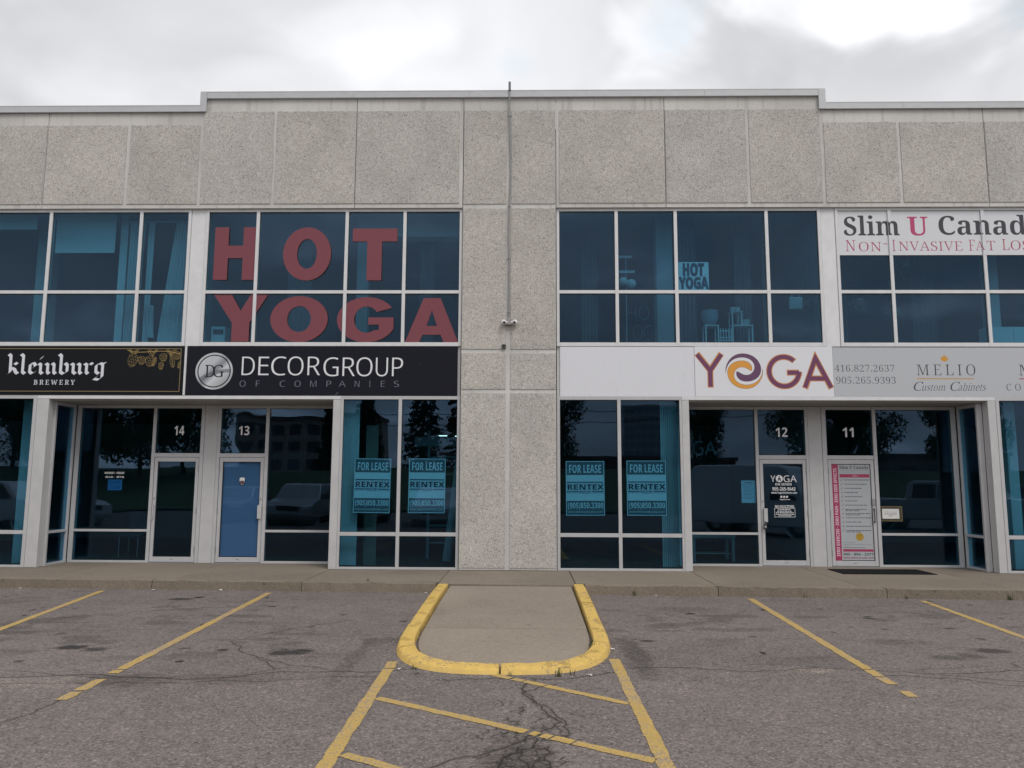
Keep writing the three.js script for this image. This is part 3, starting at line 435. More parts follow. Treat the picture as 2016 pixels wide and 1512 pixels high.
for (const [a, b] of [[-3.66, -3.513], [2.933, 3.066], [-9.349, -9.12], [8.628, 8.772]]) mesh('cover_post', uvm(rbx(a, b, 0.152, 3.307, -0.16, 0.03, 0.006), a, 0), M.whiteLow, bld);
for (const [a, b] of [[-9.349, -3.513], [2.933, 8.772]]) mesh('head_trim', uvm(rbx(a, b, 3.31, 3.374, -0.068, 0.033, 0.004)), M.alu, bld);
// recessed entries
const ZB = -0.9, BR = [[0.152, 0.196], [0.755, 0.802], [3.215, 3.278]];
glazing('storefront_window', 'dark window left of the door numbered 14', [[-9.08, -8.995], [-7.52, -7.455]], BR, ZB);
glazing('storefront_window', 'dark window right of the door numbered 13', [[-5.232, -5.163], [-3.72, -3.62]], BR, ZB);
glazing('storefront_window', 'dark window left of the door numbered 12', [[3.03, 3.13], [4.547, 4.61]], BR, ZB);
glazing('storefront_window', 'dark window right of the door numbered 11', [[6.87, 6.938], [8.415, 8.51]], BR, ZB);
function sideGlazing(x, face, label) {   // glazed return of a recess, facing left or right
  const g = grp('storefront_window', bld, label); g.position.set(x, 0, 0); g.rotation.y = face * Math.PI / 2;
  const L = (z) => -face * z;    // world z to local x
  const a = Math.min(L(-0.845), L(-0.165)), b = Math.max(L(-0.845), L(-0.165));
  for (const v of [[a, a + 0.05], [b - 0.05, b]]) bar(g, 'mullion', v[0], v[1], 0.152, 3.278, 0, M.aluLow);
  for (const [c, d] of BR) bar(g, 'transom_bar', a + 0.05, b - 0.05, c, d, 0, M.aluLow, 0.032);
  pane(g, a + 0.04, b - 0.04, 0.186, 0.765, 0); pane(g, a + 0.04, b - 0.04, 0.792, 3.225, 0);
}
sideGlazing(-9.12, 1, 'glazed side of the left entry'); sideGlazing(8.555, -1, 'glazed side of the right entry');
sideGlazing(-3.60, -1, 'hidden glazed side of the left entry'); sideGlazing(3.02, 1, 'hidden glazed side of the right entry');
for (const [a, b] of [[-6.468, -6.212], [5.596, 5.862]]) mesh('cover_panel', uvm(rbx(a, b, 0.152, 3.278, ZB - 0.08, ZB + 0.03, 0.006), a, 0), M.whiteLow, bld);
function numberGeo(n, x0, x1, y0, y1, z) { return textGeo(n, 'b', x0, x1, y0, y1, z, 5); }
function entry(num, x0, x1, jl, jr, hinge, nx, label) {
  const t = grp('transom_window', bld); if (jl) bar(t, 'mullion', jl[0], jl[1], 0.152, 3.278, ZB, M.aluLow); if (jr) bar(t, 'mullion', jr[0], jr[1], 0.152, 3.278, ZB, M.aluLow);
  const a = jl ? jl[1] : x0 - 0.004, b = jr ? jr[0] : x1 + 0.004;
  bar(t, 'transom_bar', a, b, 2.232, 2.31, ZB, M.aluLow, 0.032); bar(t, 'transom_bar', a, b, 3.215, 3.278, ZB, M.aluLow, 0.032); pane(t, a - 0.01, b + 0.01, 2.30, 3.225, ZB); gasket(t, a, b, 2.31, 3.215, ZB);
  mesh('number', numberGeo(num, nx[0], nx[1], 2.675, 2.862, ZB + 0.006), M.vinylW, t);
  mesh('threshold', uvm(bx(a, b, 0.150, 0.164, ZB - 0.06, ZB + 0.06)), M.steel, t);
  const d = grp('entrance_door', bld, label), y0 = 0.170, y1 = 2.226, sw = 0.068, zf = ZB + 0.028, zb = ZB - 0.03;
  const piece = (u0, u1, v0, v1) => rbx(u0, u1, v0, v1, zb, zf, 0.006);
  mesh('stile', uvm(piece(x0 + 0.004, x0 + sw, y0, y1), x0, 1), M.aluLow, d); mesh('stile', uvm(piece(x1 - sw, x1 - 0.004, y0, y1), x1, 2), M.aluLow, d);
  mesh('rail', uvm(piece(x0 + sw, x1 - sw, y1 - 0.085, y1), x0, 3), M.aluLow, d); mesh('rail', uvm(piece(x0 + sw, x1 - sw, y0, y0 + 0.098), x0, 4), M.aluLow, d);
  pane(d, x0 + sw - 0.01, x1 - sw + 0.01, y0 + 0.09, y1 - 0.078, ZB); gasket(d, x0 + sw, x1 - sw, y0 + 0.098, y1 - 0.085, ZB);
  const hx = hinge < 0 ? x0 + 0.002 : x1 - 0.002; for (const hy of [0.42, 1.18, 2.02]) mesh('hinge', cyl(0.011, 0.011, 0.12, 10).translate(hx, hy, zf + 0.006), M.steel, d);
  const kx = hinge < 0 ? x1 - 0.036 : x0 + 0.036;
  mesh('lock_cylinder', cyl(0.017, 0.017, 0.014, 16).rotateX(Math.PI / 2).translate(kx, 1.41, zf + 0.005), M.steel, d);
  mesh('slot', bx((x0 + x1) / 2 - 0.03, (x0 + x1) / 2 + 0.03, y0 + 0.05, y0 + 0.056, zf - 0.001, zf + 0.002), M.dark, d);
  return { d, kx, zf };
}
{
  const e14 = entry('14', -7.45, -6.55, null, [-6.545, -6.472], 1, [-7.097, -6.893], 'glass door numbered 14 with dark interior');
  mesh('handle', merge([bx(-7.425, -7.405, 1.0, 1.3, e14.zf + 0.03, e14.zf + 0.045), bx(-7.425, -7.405, 1.01, 1.03, e14.zf, e14.zf + 0.03), bx(-7.425, -7.405, 1.27, 1.29, e14.zf, e14.zf + 0.03)]), M.aluLow, e14.d);
  const e13 = entry('13', -6.135, -5.237, [-6.208, -6.14], null, -1, [-5.787, -5.571], 'glass door numbered 13 backed with blue film');
  mesh('handle', rbx(-5.325, -5.245, 1.02, 1.285, e13.zf + 0.022, e13.zf + 0.035, 0.005), M.whiteLow, e13.d); mesh('handle', bx(-5.285, -5.27, 1.06, 1.24, e13.zf, e13.zf + 0.022), M.aluLow, e13.d);
  mesh('blue_film', bx(-6.06, -5.31, 0.28, 2.13, ZB - 0.028, ZB - 0.024), std(0.62, 0.40, 0.55, 0.9), e13.d);
  const sh = new THREE.Shape(); sh.moveTo(0, -0.075); sh.quadraticCurveTo(0.05, -0.04, 0.05, 0.02); sh.lineTo(0.05, 0.065); sh.quadraticCurveTo(0, 0.085, -0.05, 0.065); sh.lineTo(-0.05, 0.02); sh.quadraticCurveTo(-0.05, -0.04, 0, -0.075);
  mesh('shield_sticker', new THREE.ShapeGeometry(sh, 6).translate(-5.672, 1.755, ZB + 0.006), M.vinylW, e13.d); mesh('shield_sticker', new THREE.ShapeGeometry(sh, 6).scale(0.82, 0.5, 1).translate(-5.672, 1.73, ZB + 0.009), std(0.12, 0.05, 0.07, 0.6), e13.d);
  const e12 = entry('12', 4.616, 5.532, null, [5.537, 5.592], 1, [4.966, 5.20], 'glass door numbered 12 with white lettering');
  mesh('handle', rbx(4.66, 4.735, 1.005, 1.27, e12.zf + 0.022, e12.zf + 0.035, 0.005), M.whiteLow, e12.d); mesh('handle', bx(4.66, 4.672, 1.0, 1.27, e12.zf, e12.zf + 0.03), M.dark, e12.d);
  const tx = (s, f, x0, x1, y0, y1) => mesh('lettering', textGeo(s, f, x0, x1, y0, y1, ZB + 0.006, 2), M.vinylW, e12.d);
  tx('Y', 'r', 4.83, 4.925, 1.785, 1.912); tx('GA', 'r', 5.085, 5.344, 1.783, 1.914);
  { const c = new THREE.Shape(); c.absarc(5.003, 1.85, 0.07, 0, 6.283); const h = new THREE.Path(); h.absarc(5.003, 1.888, 0.012, 0, 6.283); const t2 = new THREE.Path(); t2.moveTo(4.965, 1.80); t2.lineTo(4.985, 1.868); t2.lineTo(5.021, 1.868); t2.lineTo(5.041, 1.80); t2.lineTo(5.02, 1.80); t2.lineTo(5.015, 1.83); t2.lineTo(4.991, 1.83); t2.lineTo(4.986, 1.80); c.holes.push(h, t2); mesh('lettering', new THREE.ShapeGeometry(c, 24).translate(0, 0, ZB + 0.006), M.vinylW, e12.d); }
  tx('ON SEVEN', 'b', 4.918, 5.238, 1.716, 1.763); tx('905-265-9642', 'b', 4.858, 5.313, 1.616, 1.684); tx('www.YogaOnSeven.com', 'b', 4.834, 5.341, 1.545, 1.596); tx('YogaOnSeven', 'b', 4.99, 5.20, 1.425, 1.458); tx('NO SOLICITORS', 'b', 4.90, 5.272, 1.28, 1.333);
  for (let i = 0; i < 3; i++) mesh('lettering', new THREE.PlaneGeometry(0.036, 0.036).translate(5.03 + i * 0.055, 1.496, ZB + 0.006), M.vinylW, e12.d);
  mesh('lettering', merge([[4.884, 5.288, 1.268, 1.275], [4.884, 5.288, 1.10, 1.107], [4.884, 4.891, 1.107, 1.268], [5.281, 5.288, 1.107, 1.268]].map(([a, b, c, d]) => new THREE.PlaneGeometry(b - a, d - c).translate((a + b) / 2, (c + d) / 2, ZB + 0.006))), M.vinylW, e12.d);
  { const q = rng(4), l = []; for (let i = 0; i < 5; i++) { const w = [0.26, 0.3, 0.35, 0.36, 0.25][i]; let x = 5.086 - w / 2; while (x < 5.086 + w / 2 - 0.02) { const d = Math.min(0.02 + q() * 0.04, 5.086 + w / 2 - x); l.push(new THREE.PlaneGeometry(d, 0.014).translate(x + d / 2, 1.246 - i * 0.030, ZB + 0.006)); x += d + 0.009; } } mesh('lettering', merge(l), M.vinylW, e12.d); }
  const e11 = entry('11', 5.96, 6.86, [5.868, 5.955], null, -1, [6.29, 6.507], 'glass door numbered 11 covered by a poster');
  mesh('handle', merge([bx(6.80, 6.815, 1.0, 1.28, e11.zf + 0.03, e11.zf + 0.045), bx(6.80, 6.815, 1.01, 1.03, e11.zf, e11.zf + 0.03), bx(6.80, 6.815, 1.25, 1.27, e11.zf, e11.zf + 0.03)]), M.dark, e11.d);
  mesh('lock_plate', rbx(6.785, 6.85, 1.33, 1.47, e11.zf, e11.zf + 0.014, 0.004), M.steel, e11.d);
}
// ---------- signs ----------
const fitText = (c, s, font, x0, x1, yTop, yBase, fill, erode = 0, eroCol = '#000') => {   // cap height and width fitted
  c.save(); c.font = `${font.replace('%', '100px')}`; const w = c.measureText(s).width, sx = (x1 - x0) / w, sy = (yBase - yTop) / 71.4; c.translate(x0, yBase); c.scale(sx, sy); c.fillStyle = fill; c.fillText(s, 0, 0); if (erode) { c.strokeStyle = eroCol; c.lineWidth = erode; c.lineJoin = 'miter'; c.strokeText(s, 0, 0); } c.restore();
};
const spaced = (c, s, font, x0, x1, yTop, yBase, fill, erode = 0, eroCol) => { const n = s.length; c.font = font.replace('%', '100px'); const k = (yBase - yTop) / 71.4, ws = [...s].map((q) => c.measureText(q).width * k * 0.95), tot = ws.reduce((a, b) => a + b, 0), gap = (x1 - x0 - tot) / (n - 1); let x = x0; [...s].forEach((q, i) => { if (q !== ' ') fitText(c, q, font, x, x + ws[i], yTop, yBase, fill, erode, eroCol); x += ws[i] + gap; }); };
const grime = (c, w, h, n, seed, a = 0.05) => { const r = rng(seed); for (let i = 0; i < n; i++) { c.fillStyle = `rgba(${r() < 0.5 ? '255,255,255' : '60,55,50'},${a * r()})`; const x = r() * w, y = r() * h, l = 3 + r() * 40; c.fillRect(x, y, 1 + r() * 2, l); } for (let i = 0; i < n; i++) { c.fillStyle = `rgba(70,65,60,${a * 1.2 * r()})`; c.beginPath(); c.arc(r() * w, r() * h, 0.5 + r() * 2.2, 0, 7); c.fill(); } };
// a sign box: printed front, plain edges; canvas works in photo-like units from (u0,v0) to (u1,v1)
function signBox(name, label, x0, x1, y0, y1, z, u0, u1, v0, v1, k, draw, edge, rough = 0.45, depth = 0.03, part = 'face_panel') {
  const t = thing(name, label, 'sign', [(x0 + x1) / 2, y0, z]);
  const tex = canvasTex(Math.round((u1 - u0) * k), Math.round((v1 - v0) * k), (c, w, h) => { c.save(); c.scale(w / (u1 - u0), h / (v1 - v0)); c.translate(-u0, -v0); draw(c); c.restore(); });
  const face = new THREE.MeshPhysicalMaterial({ map: tex, roughness: rough, specularIntensity: edge === blackTrim ? 0.3 : 1 }), g = new THREE.BoxGeometry(x1 - x0, y1 - y0, depth).translate(0, (y1 - y0) / 2, depth / 2);
  mesh(part, g, [edge, edge, edge, edge, face, edge], t); return t;
}
// broad-nib pen lettering
function nib(c, pts, w, ang) { const dx = Math.cos(ang) * w / 2, dy = -Math.sin(ang) * w / 2; for (let i = 0; i + 1 < pts.length; i++) { const [a, b] = pts[i], [p, q] = pts[i + 1]; c.beginPath(); c.moveTo(a - dx, b - dy); c.lineTo(a + dx, b + dy); c.lineTo(p + dx, q + dy); c.lineTo(p - dx, q - dy); c.closePath(); c.fill(); c.lineWidth = 0.12; c.stroke(); } }
const BL = {   // strokes in x-heights, baseline 0, up positive
  k: [0.80, [[-0.02, 1.72], [0.12, 1.55], [0.14, 0.18], [0.02, 0.05]], [[0.16, 0.75], [0.42, 0.98], [0.56, 0.85]], [[0.20, 0.55], [0.42, 0.42], [0.50, 0.2], [0.64, 0.06]]],
  l: [0.48, [[-0.02, 1.72], [0.14, 1.55], [0.14, 0.22], [0.30, 0.05]]],
  e: [0.68, [[0.14, 0.88], [0.12, 0.25], [0.28, 0.06], [0.52, 0.24]], [[0.16, 0.9], [0.36, 0.97], [0.50, 0.72], [0.2, 0.46]]],
  i: [0.46, [[0.0, 0.93], [0.14, 0.82], [0.14, 0.20], [0.28, 0.05]], [[0.10, 1.30], [0.24, 1.52]]],
  n: [0.86, [[0.0, 0.93], [0.14, 0.82], [0.14, 0.20], [0.26, 0.05]], [[0.18, 0.72], [0.42, 0.96], [0.55, 0.80], [0.55, 0.20], [0.68, 0.05]]],
  b: [0.80, [[-0.02, 1.72], [0.13, 1.55], [0.13, 0.20], [0.32, 0.04], [0.55, 0.22], [0.55, 0.78], [0.40, 0.96], [0.16, 0.74]]],
  u: [0.86, [[0.0, 0.93], [0.14, 0.82], [0.14, 0.22], [0.30, 0.05], [0.52, 0.26]], [[0.42, 0.93], [0.56, 0.82], [0.56, 0.20], [0.68, 0.05]]],
  r: [0.62, [[0.0, 0.93], [0.14, 0.82], [0.14, 0.20], [0.26, 0.05]], [[0.18, 0.74], [0.38, 0.97], [0.52, 0.85]]],
  g: [0.80, [[0.38, 0.97], [0.14, 0.78], [0.14, 0.24], [0.32, 0.06], [0.54, 0.24]], [[0.14, 0.8], [0.40, 0.95], [0.56, 0.86], [0.56, -0.2], [0.36, -0.44], [0.04, -0.36], [0.3, -0.08]], [[0.5, 0.9], [0.74, 0.98]]],
};
const blackTrim = std(0.012, 0.012, 0.013, 0.5), greyTrim = std(0.5, 0.5, 0.51, 0.5);
// 1. brewery sign
{
  const t = signBox('shop_sign', 'long black sign with white blackletter name and gold hop drawing', -11.907, -6.560, 3.380, 4.326, 0, -190, 366, 683, 778, 3.6, (c) => {
    c.fillStyle = '#15171b'; c.fillRect(-190, 683, 556, 95);
    c.strokeStyle = '#8f7d5c'; c.lineWidth = 1.3; c.strokeRect(-186, 687.5, 545, 83);
    c.fillStyle = c.strokeStyle = '#d6d7de';
    let x = 10; const H = 23.5, base = 739; const word = 'kleinburg', tot = [...word].reduce((s, q) => s + BL[q][0], 0), k = 198 / tot;
    for (const ch of word) { const [adv, ...st] = BL[ch]; for (const s of st) nib(c, s.map(([a, b]) => [x + a * k + 2, base - b * H * 0.98 - 1]), 7.0, 0.62); x += adv * k; }
    spaced(c, 'BREWERY', 'bold % serif', 65.5, 149, 748.5, 758, '#c9cad2');
    // hop cones, leaves and stems in gold line
    const gold = '#b3985f'; c.strokeStyle = gold; c.lineWidth = 0.5;
    c.save(); c.beginPath(); c.rect(240, 688.5, 118, 60); c.clip();
    const cone = (x, y, w, h, a) => { c.save(); c.translate(x, y); c.rotate(a); c.fillStyle = '#15171b'; c.beginPath(); c.moveTo(0, h); c.bezierCurveTo(w * 1.1, h * 0.7, w, -h * 0.2, 0, -h * 0.25); c.bezierCurveTo(-w, -h * 0.2, -w * 1.1, h * 0.7, 0, h); c.fill(); c.stroke(); for (let r = 0; r < 4; r++) for (let q = -1; q <= 1; q++) { const yy = -h * 0.1 + r * h * 0.26, ww = w * (0.95 - 0.13 * r) / 1.6, xx = q * ww * 0.9 + (r % 2 ? ww * 0.4 : 0); c.beginPath(); c.moveTo(xx - ww * 0.5, yy); c.quadraticCurveTo(xx, yy + h * 0.34, xx + ww * 0.5, yy); c.stroke(); } c.restore(); };
    const leaf = (x, y, l, a) => { c.save(); c.translate(x, y); c.rotate(a); c.beginPath(); c.moveTo(0, 0); c.bezierCurveTo(l * 0.28, l * 0.2, l * 0.25, l * 0.75, 0, l); c.bezierCurveTo(-l * 0.28, l * 0.7, -l * 0.25, l * 0.2, 0, 0); c.stroke(); for (let i = 1; i < 5; i++) { c.beginPath(); c.moveTo(0, l * i * 0.2); c.lineTo(l * 0.16, l * (i * 0.2 + 0.12)); c.moveTo(0, l * i * 0.2); c.lineTo(-l * 0.16, l * (i * 0.2 + 0.12)); c.stroke(); } c.beginPath(); c.moveTo(0, 0); c.lineTo(0, l); c.stroke(); c.restore(); };
    for (let i = 0; i < 6; i++) { leaf(254 + i * 19, 688, 11 + (i % 3) * 4, (i % 2 ? 0.7 : -0.7)); }
    cone(264, 703, 12, 21, 0.25); cone(282, 706, 9, 13, 0.3); cone(298, 706, 12, 17, 0.1); cone(323, 700, 9, 13, -0.1); cone(320, 717, 6, 12, 0.05); cone(351, 696, 9, 13, 0); leaf(340, 702, 23, -0.2); leaf(309, 704, 18, 0.3); leaf(358, 712, 14, 0.2);
    c.lineWidth = 1; c.beginPath(); c.moveTo(250, 690); c.bezierCurveTo(280, 702, 310, 684, 358, 698); c.stroke(); c.restore();
    grime(c, 0, 0, 0, 1);
  }, blackTrim, 0.5);
  mesh('trim', uvm(merge([bx(-2.70, 2.68, 0.93, 0.946, 0.03, 0.036), bx(-2.70, 2.68, 0, 0.012, 0.03, 0.036)])), blackTrim, t);
}
// 2. dark blue sign
signBox('shop_sign', 'dark navy sign with a round silver badge and thin white capitals', -6.505, -1.305, 3.380, 4.326, 0, 378, 904, 682, 779, 3.8, (c) => {
  c.fillStyle = '#191a24'; c.fillRect(378, 682, 526, 97);
  const silver = (r) => { const g = c.createLinearGradient(432 - r, 731 - r, 432 + r, 731 + r); g.addColorStop(0, '#c2c4c6'); g.addColorStop(0.35, '#b9bcc0'); g.addColorStop(0.5, '#85888f'); g.addColorStop(0.62, '#c8cacd'); g.addColorStop(1, '#8b8d92'); return g; };
  c.fillStyle = silver(37); c.beginPath(); c.arc(432, 731, 36.5, 0, 7); c.fill(); c.fillStyle = '#191a24'; c.beginPath(); c.arc(432, 731, 32.5, 0, 7); c.fill(); c.fillStyle = silver(30); c.beginPath(); c.arc(432, 731, 30.5, 0, 7); c.fill();
  c.save(); c.beginPath(); c.arc(432, 731, 30.5, 0, 7); c.clip(); c.fillStyle = 'rgba(90,93,100,0.55)'; c.beginPath(); c.moveTo(400, 748); c.quadraticCurveTo(425, 725, 465, 727); c.lineTo(465, 734); c.quadraticCurveTo(430, 732, 402, 757); c.fill(); c.restore();
  c.fillStyle = '#23242e'; fitText(c, 'D', '% serif', 413, 435, 719, 743, '#23242e'); fitText(c, 'G', '% serif', 428, 452, 719, 743, '#23242e');
  const f = '% sans-serif', bg = '#191a24', w = '#dcdde0';
  const L = [['D', 482.5, 513], ['E', 514, 541], ['C', 541, 573], ['O', 573.5, 608], ['R', 610, 638.5], ['G', 643, 677], ['R', 678, 706], ['O', 707, 742], ['U', 743.5, 773], ['P', 774, 800.5]];
  L.forEach(([s, a, b], i) => fitText(c, s, f, a - 2.5, b + 1.5, 701.8 + (i > 4 ? 1.5 : 0), 739.5 + (i > 4 ? 1.5 : 0), w, 2.6, bg));
  const S = [['O', 482.5, 495], ['F', 513, 522], ['C', 560, 572], ['O', 589, 602], ['M', 619, 633], ['P', 650, 661], ['A', 676, 688], ['N', 705, 716], ['I', 733.5, 737], ['E', 755, 765], ['S', 781, 792]];
  S.forEach(([s, a, b]) => fitText(c, s, f, a - 1, b + 1, 749.5, 762, '#8d8f9c', 4.5, bg));
  c.strokeStyle = 'rgba(190,192,200,0.8)'; c.lineWidth = 0.6; c.beginPath(); c.moveTo(668, 780); c.lineTo(672, 774.5); c.lineTo(674.5, 773); c.stroke();
  const r = rng(3); for (let i = 0; i < 12; i++) { c.fillStyle = 'rgba(150,152,160,0.7)'; c.beginPath(); c.arc(392 + i * 45, 777, 0.5, 0, 7); c.fill(); c.beginPath(); c.arc(392 + i * 45, 684, 0.4, 0, 7); c.fill(); }
  c.fillStyle = 'rgba(150,150,155,0.6)'; c.beginPath(); c.arc(832, 716, 0.7, 0, 7); c.fill();
}, blackTrim, 0.5);
{ const t = thing('divider_strip', 'narrow white metal strip between the two black signs', 'trim', [-6.5325, 3.378, 0]); mesh('strip', uvm(rbx(-0.02, 0.02, 0, 0.95, 0, 0.04, 0.004)), M.alu, t); }
// 3. blank white panel and swirl sign
signBox('blank_sign_panel', 'blank white sign panel right of the pier', 0.645, 3.185, 3.376, 4.326, 0, 0, 265, 0, 98, 3, (c) => { c.fillStyle = '#d7d7dc'; c.fillRect(0, 0, 265, 98); grime(c, 265, 98, 90, 5, 0.025); c.fillStyle = 'rgba(90,85,80,0.6)'; for (const [x, y] of [[2, 30], [2, 62], [2, 88], [261, 32], [261, 60], [130, 95], [60, 95], [198, 95], [243, 88], [243, 56]]) { c.beginPath(); c.arc(x, y, 0.6, 0, 7); c.fill(); } }, M.white, 0.35);
signBox('shop_sign', 'white sign with large purple capitals and a purple and orange swirl', 3.192, 5.790, 3.376, 4.332, 0.004, 1368, 1640.5, 683, 783, 4, (c) => {
  c.fillStyle = '#dadade'; c.fillRect(1368, 683, 273, 100);
  const X = (x) => x / 3.025 + 1320, Y = (y) => y / 3.025 + 660, purple = '#6c3a5c', orange = '#c98a49';
  const stroke = (paths, joins = 'miter') => { for (const [col, lw] of [['#a86a4a', 11.8], [orange, 11.0], ['#7a4a3c', 8.4], [purple, 7.6]]) { c.strokeStyle = col; c.lineWidth = lw; c.lineJoin = joins; c.lineCap = 'butt'; for (const p of paths) { c.beginPath(); p(c, (11.8 - lw) / 2); c.stroke(); } } };
  stroke([(q, e) => { q.moveTo(X(160), Y(112) + e); q.lineTo(X(237), Y(215)); q.lineTo(X(306), Y(112) + e); }, (q, e) => { q.moveTo(X(237), Y(212)); q.lineTo(X(237), Y(318) - e); }]);
  stroke([(q, e) => { const cx = X(677), cy = Y(221), r = 29.3; q.arc(cx, cy, r, -0.78 - e * 0.03, -6.283, true); q.lineTo(cx + r, cy + 2); q.lineTo(X(693) + e, cy + 2); }]);
  stroke([(q, e) => { q.moveTo(X(798) , Y(322) - e); q.lineTo(X(867), Y(140)); q.lineTo(X(954), Y(322) - e); }, (q, e) => { q.moveTo(X(828), Y(262)); q.lineTo(X(925), Y(262)); }]);
  const Z = (x) => x / 7.2 + 1380, W = (y) => y / 7.2 + 680;
  const swirl = (f) => { const P = (x, y) => (f ? [Z(1230 - x), W(750 - y)] : [Z(x), W(y)]); const bz = (a, b, d, e, g, h) => c.bezierCurveTo(...P(a, b), ...P(d, e), ...P(g, h)); c.beginPath(); c.moveTo(...P(722, 370)); bz(690, 370, 650, 316, 580, 318); bz(510, 322, 462, 380, 468, 450); bz(478, 530, 560, 575, 650, 572); bz(790, 566, 870, 470, 877, 345); bz(895, 470, 800, 625, 632, 628); bz(470, 628, 374, 510, 376, 400); bz(378, 290, 480, 222, 600, 226); bz(700, 232, 745, 310, 722, 370); c.closePath(); c.fill(); c.lineWidth = 0.45; c.strokeStyle = '#54443f'; c.stroke(); };
  c.fillStyle = '#d8963c'; swirl(false); c.fillStyle = '#64405f'; swirl(true);
  grime(c, 0, 0, 0, 2);
}, M.white, 0.35);
// 4. grey sign
signBox('shop_sign', 'pale grey sign with phone numbers, a gold maple leaf and dark serif capitals', 5.796, 11.53, 3.376, 4.318, 0, 1642, 2240, 686, 783, 3.4, (c) => {
  c.fillStyle = '#b4b6ba'; c.fillRect(1642, 686, 598, 97);
  const S = '% serif', D = '#2b2c33', bg = '#b4b6ba';
  fitText(c, '416.827.2637', S, 1644, 1762, 720, 733.5, D, 2.2, bg); fitText(c, '905.265.9393', S, 1645.5, 1763.5, 743.5, 757, D, 2.2, bg);
  spaced(c, 'MELIO', S, 1803, 1920, 719, 740.5, '#26272f', 2.5, bg); c.fillStyle = '#b98744'; c.fillRect(1804, 746.3, 110, 1.8);
  // maple leaf
  const lf = [[0, -1], [0.13, -0.72], [0.3, -0.8], [0.22, -0.38], [0.42, -0.55], [0.5, -0.4], [0.8, -0.45], [0.7, -0.2], [0.95, -0.08], [0.5, 0.28], [0.55, 0.45], [0.07, 0.4], [0.07, 0.62], [0, 0.6]]; c.fillStyle = '#c98f2e'; c.beginPath(); lf.forEach(([x, y], i) => { const p = [1859.5 + x * 9, 709 + y * 9]; i ? c.lineTo(...p) : c.moveTo(...p); }); [...lf].reverse().forEach(([x, y]) => c.lineTo(1859.5 - x * 9, 709 + y * 9)); c.fill();
  // sloped script line
  const script = (s, x0, x1, yT, yB, big) => { c.save(); c.font = '100px serif'; const w = c.measureText(s).width, k = (x1 - x0) / w; c.translate(x0, yB); c.transform(1, 0, -0.34, 1, 0, 0); c.scale(k, (yB - yT) / 71.4); c.fillStyle = D; c.fillText(s, 0, 0); c.strokeStyle = bg; c.lineWidth = 2.6; c.strokeText(s, 0, 0); c.restore(); };
  script('C', 1792, 1812, 753, 770.5); script('ustom', 1810, 1857, 757, 770.5); script('C', 1863, 1883, 753, 770.5); script('abinets', 1881, 1935, 756, 770.5);
  fitText(c, 'M', S, 2001, 2032, 719, 740.5, '#26272f', 2.5, bg); c.fillStyle = '#a23448'; c.fillRect(2002, 746.3, 110, 1.8); spaced(c, 'CON', S, 1975, 2024, 757, 770, D, 2.5, bg);
  c.fillStyle = 'rgba(70,68,66,0.7)'; for (let i = 0; i < 12; i++) { c.beginPath(); c.arc(1660 + i * 52, 688, 0.55, 0, 7); c.fill(); c.beginPath(); c.arc(1660 + i * 55, 781, 0.55, 0, 7); c.fill(); }
}, greyTrim, 0.45);
// 5. printed film along the top of the right upper window: one panel per pane
{
  const t = thing('window_film_sign', 'white window film printed with black and pink serif lettering', 'sign', [5.998, 6.115, 0]);
  const tex = canvasTex(1925, 308, (c, w, h) => {
    c.scale(3.5, 3.5); c.translate(-1650, -415); c.fillStyle = '#d0d1d4'; c.fillRect(1650, 415, 550, 88);
    const B = 'bold % serif', S = '% serif', K = '#34353c', P = '#b03a68';
    fitText(c, 'Slim', B, 1662, 1773, 426.5, 463.5, K); fitText(c, 'U', B, 1787, 1828, 426.5, 463.5, P); fitText(c, 'Canada', B, 1845, 2052, 425.5, 462.5, K);
    const cap = (s, x, xw, y0, y1) => fitText(c, s, S, x, xw, y0, y1, '#a23a5c', 2.0, '#d0d1d4');
    cap('N', 1664, 1686, 472.5, 495); cap('ON', 1689, 1736, 476.5, 495); c.fillStyle = '#a23a5c'; c.fillRect(1739, 479.5, 8, 1.4); cap('I', 1755, 1763, 472, 495); cap('NVASIVE', 1767, 1893, 475.5, 494); cap('F', 1903, 1917, 472, 494); cap('A', 1917, 1934, 475, 493.5); cap('T', 1938, 1956, 474.5, 493.5); cap('L', 1967, 1984, 471, 493); cap('OSS', 1983, 2040, 474, 493);
  });
  const mat = new THREE.MeshStandardMaterial({ map: tex, roughness: 0.5 });
  for (const [a, b, f = 0] of [[6.026, 6.9695], [7.0385, 8.7475], [8.8165, 10.525], [6.9745, 7.0355, 1], [8.7525, 8.8135, 1]]) { const g = new THREE.PlaneGeometry(b - a, 0.876); g.translate((a + b) / 2 - 5.998, 0.442, f ? 0.039 : 0.0145); const p = g.attributes.position, uv = g.attributes.uv; for (let i = 0; i < p.count; i++) uv.setXY(i, p.getX(i) / 5.412, p.getY(i) / 0.883); mesh('film_panel', g, mat, t); }
}
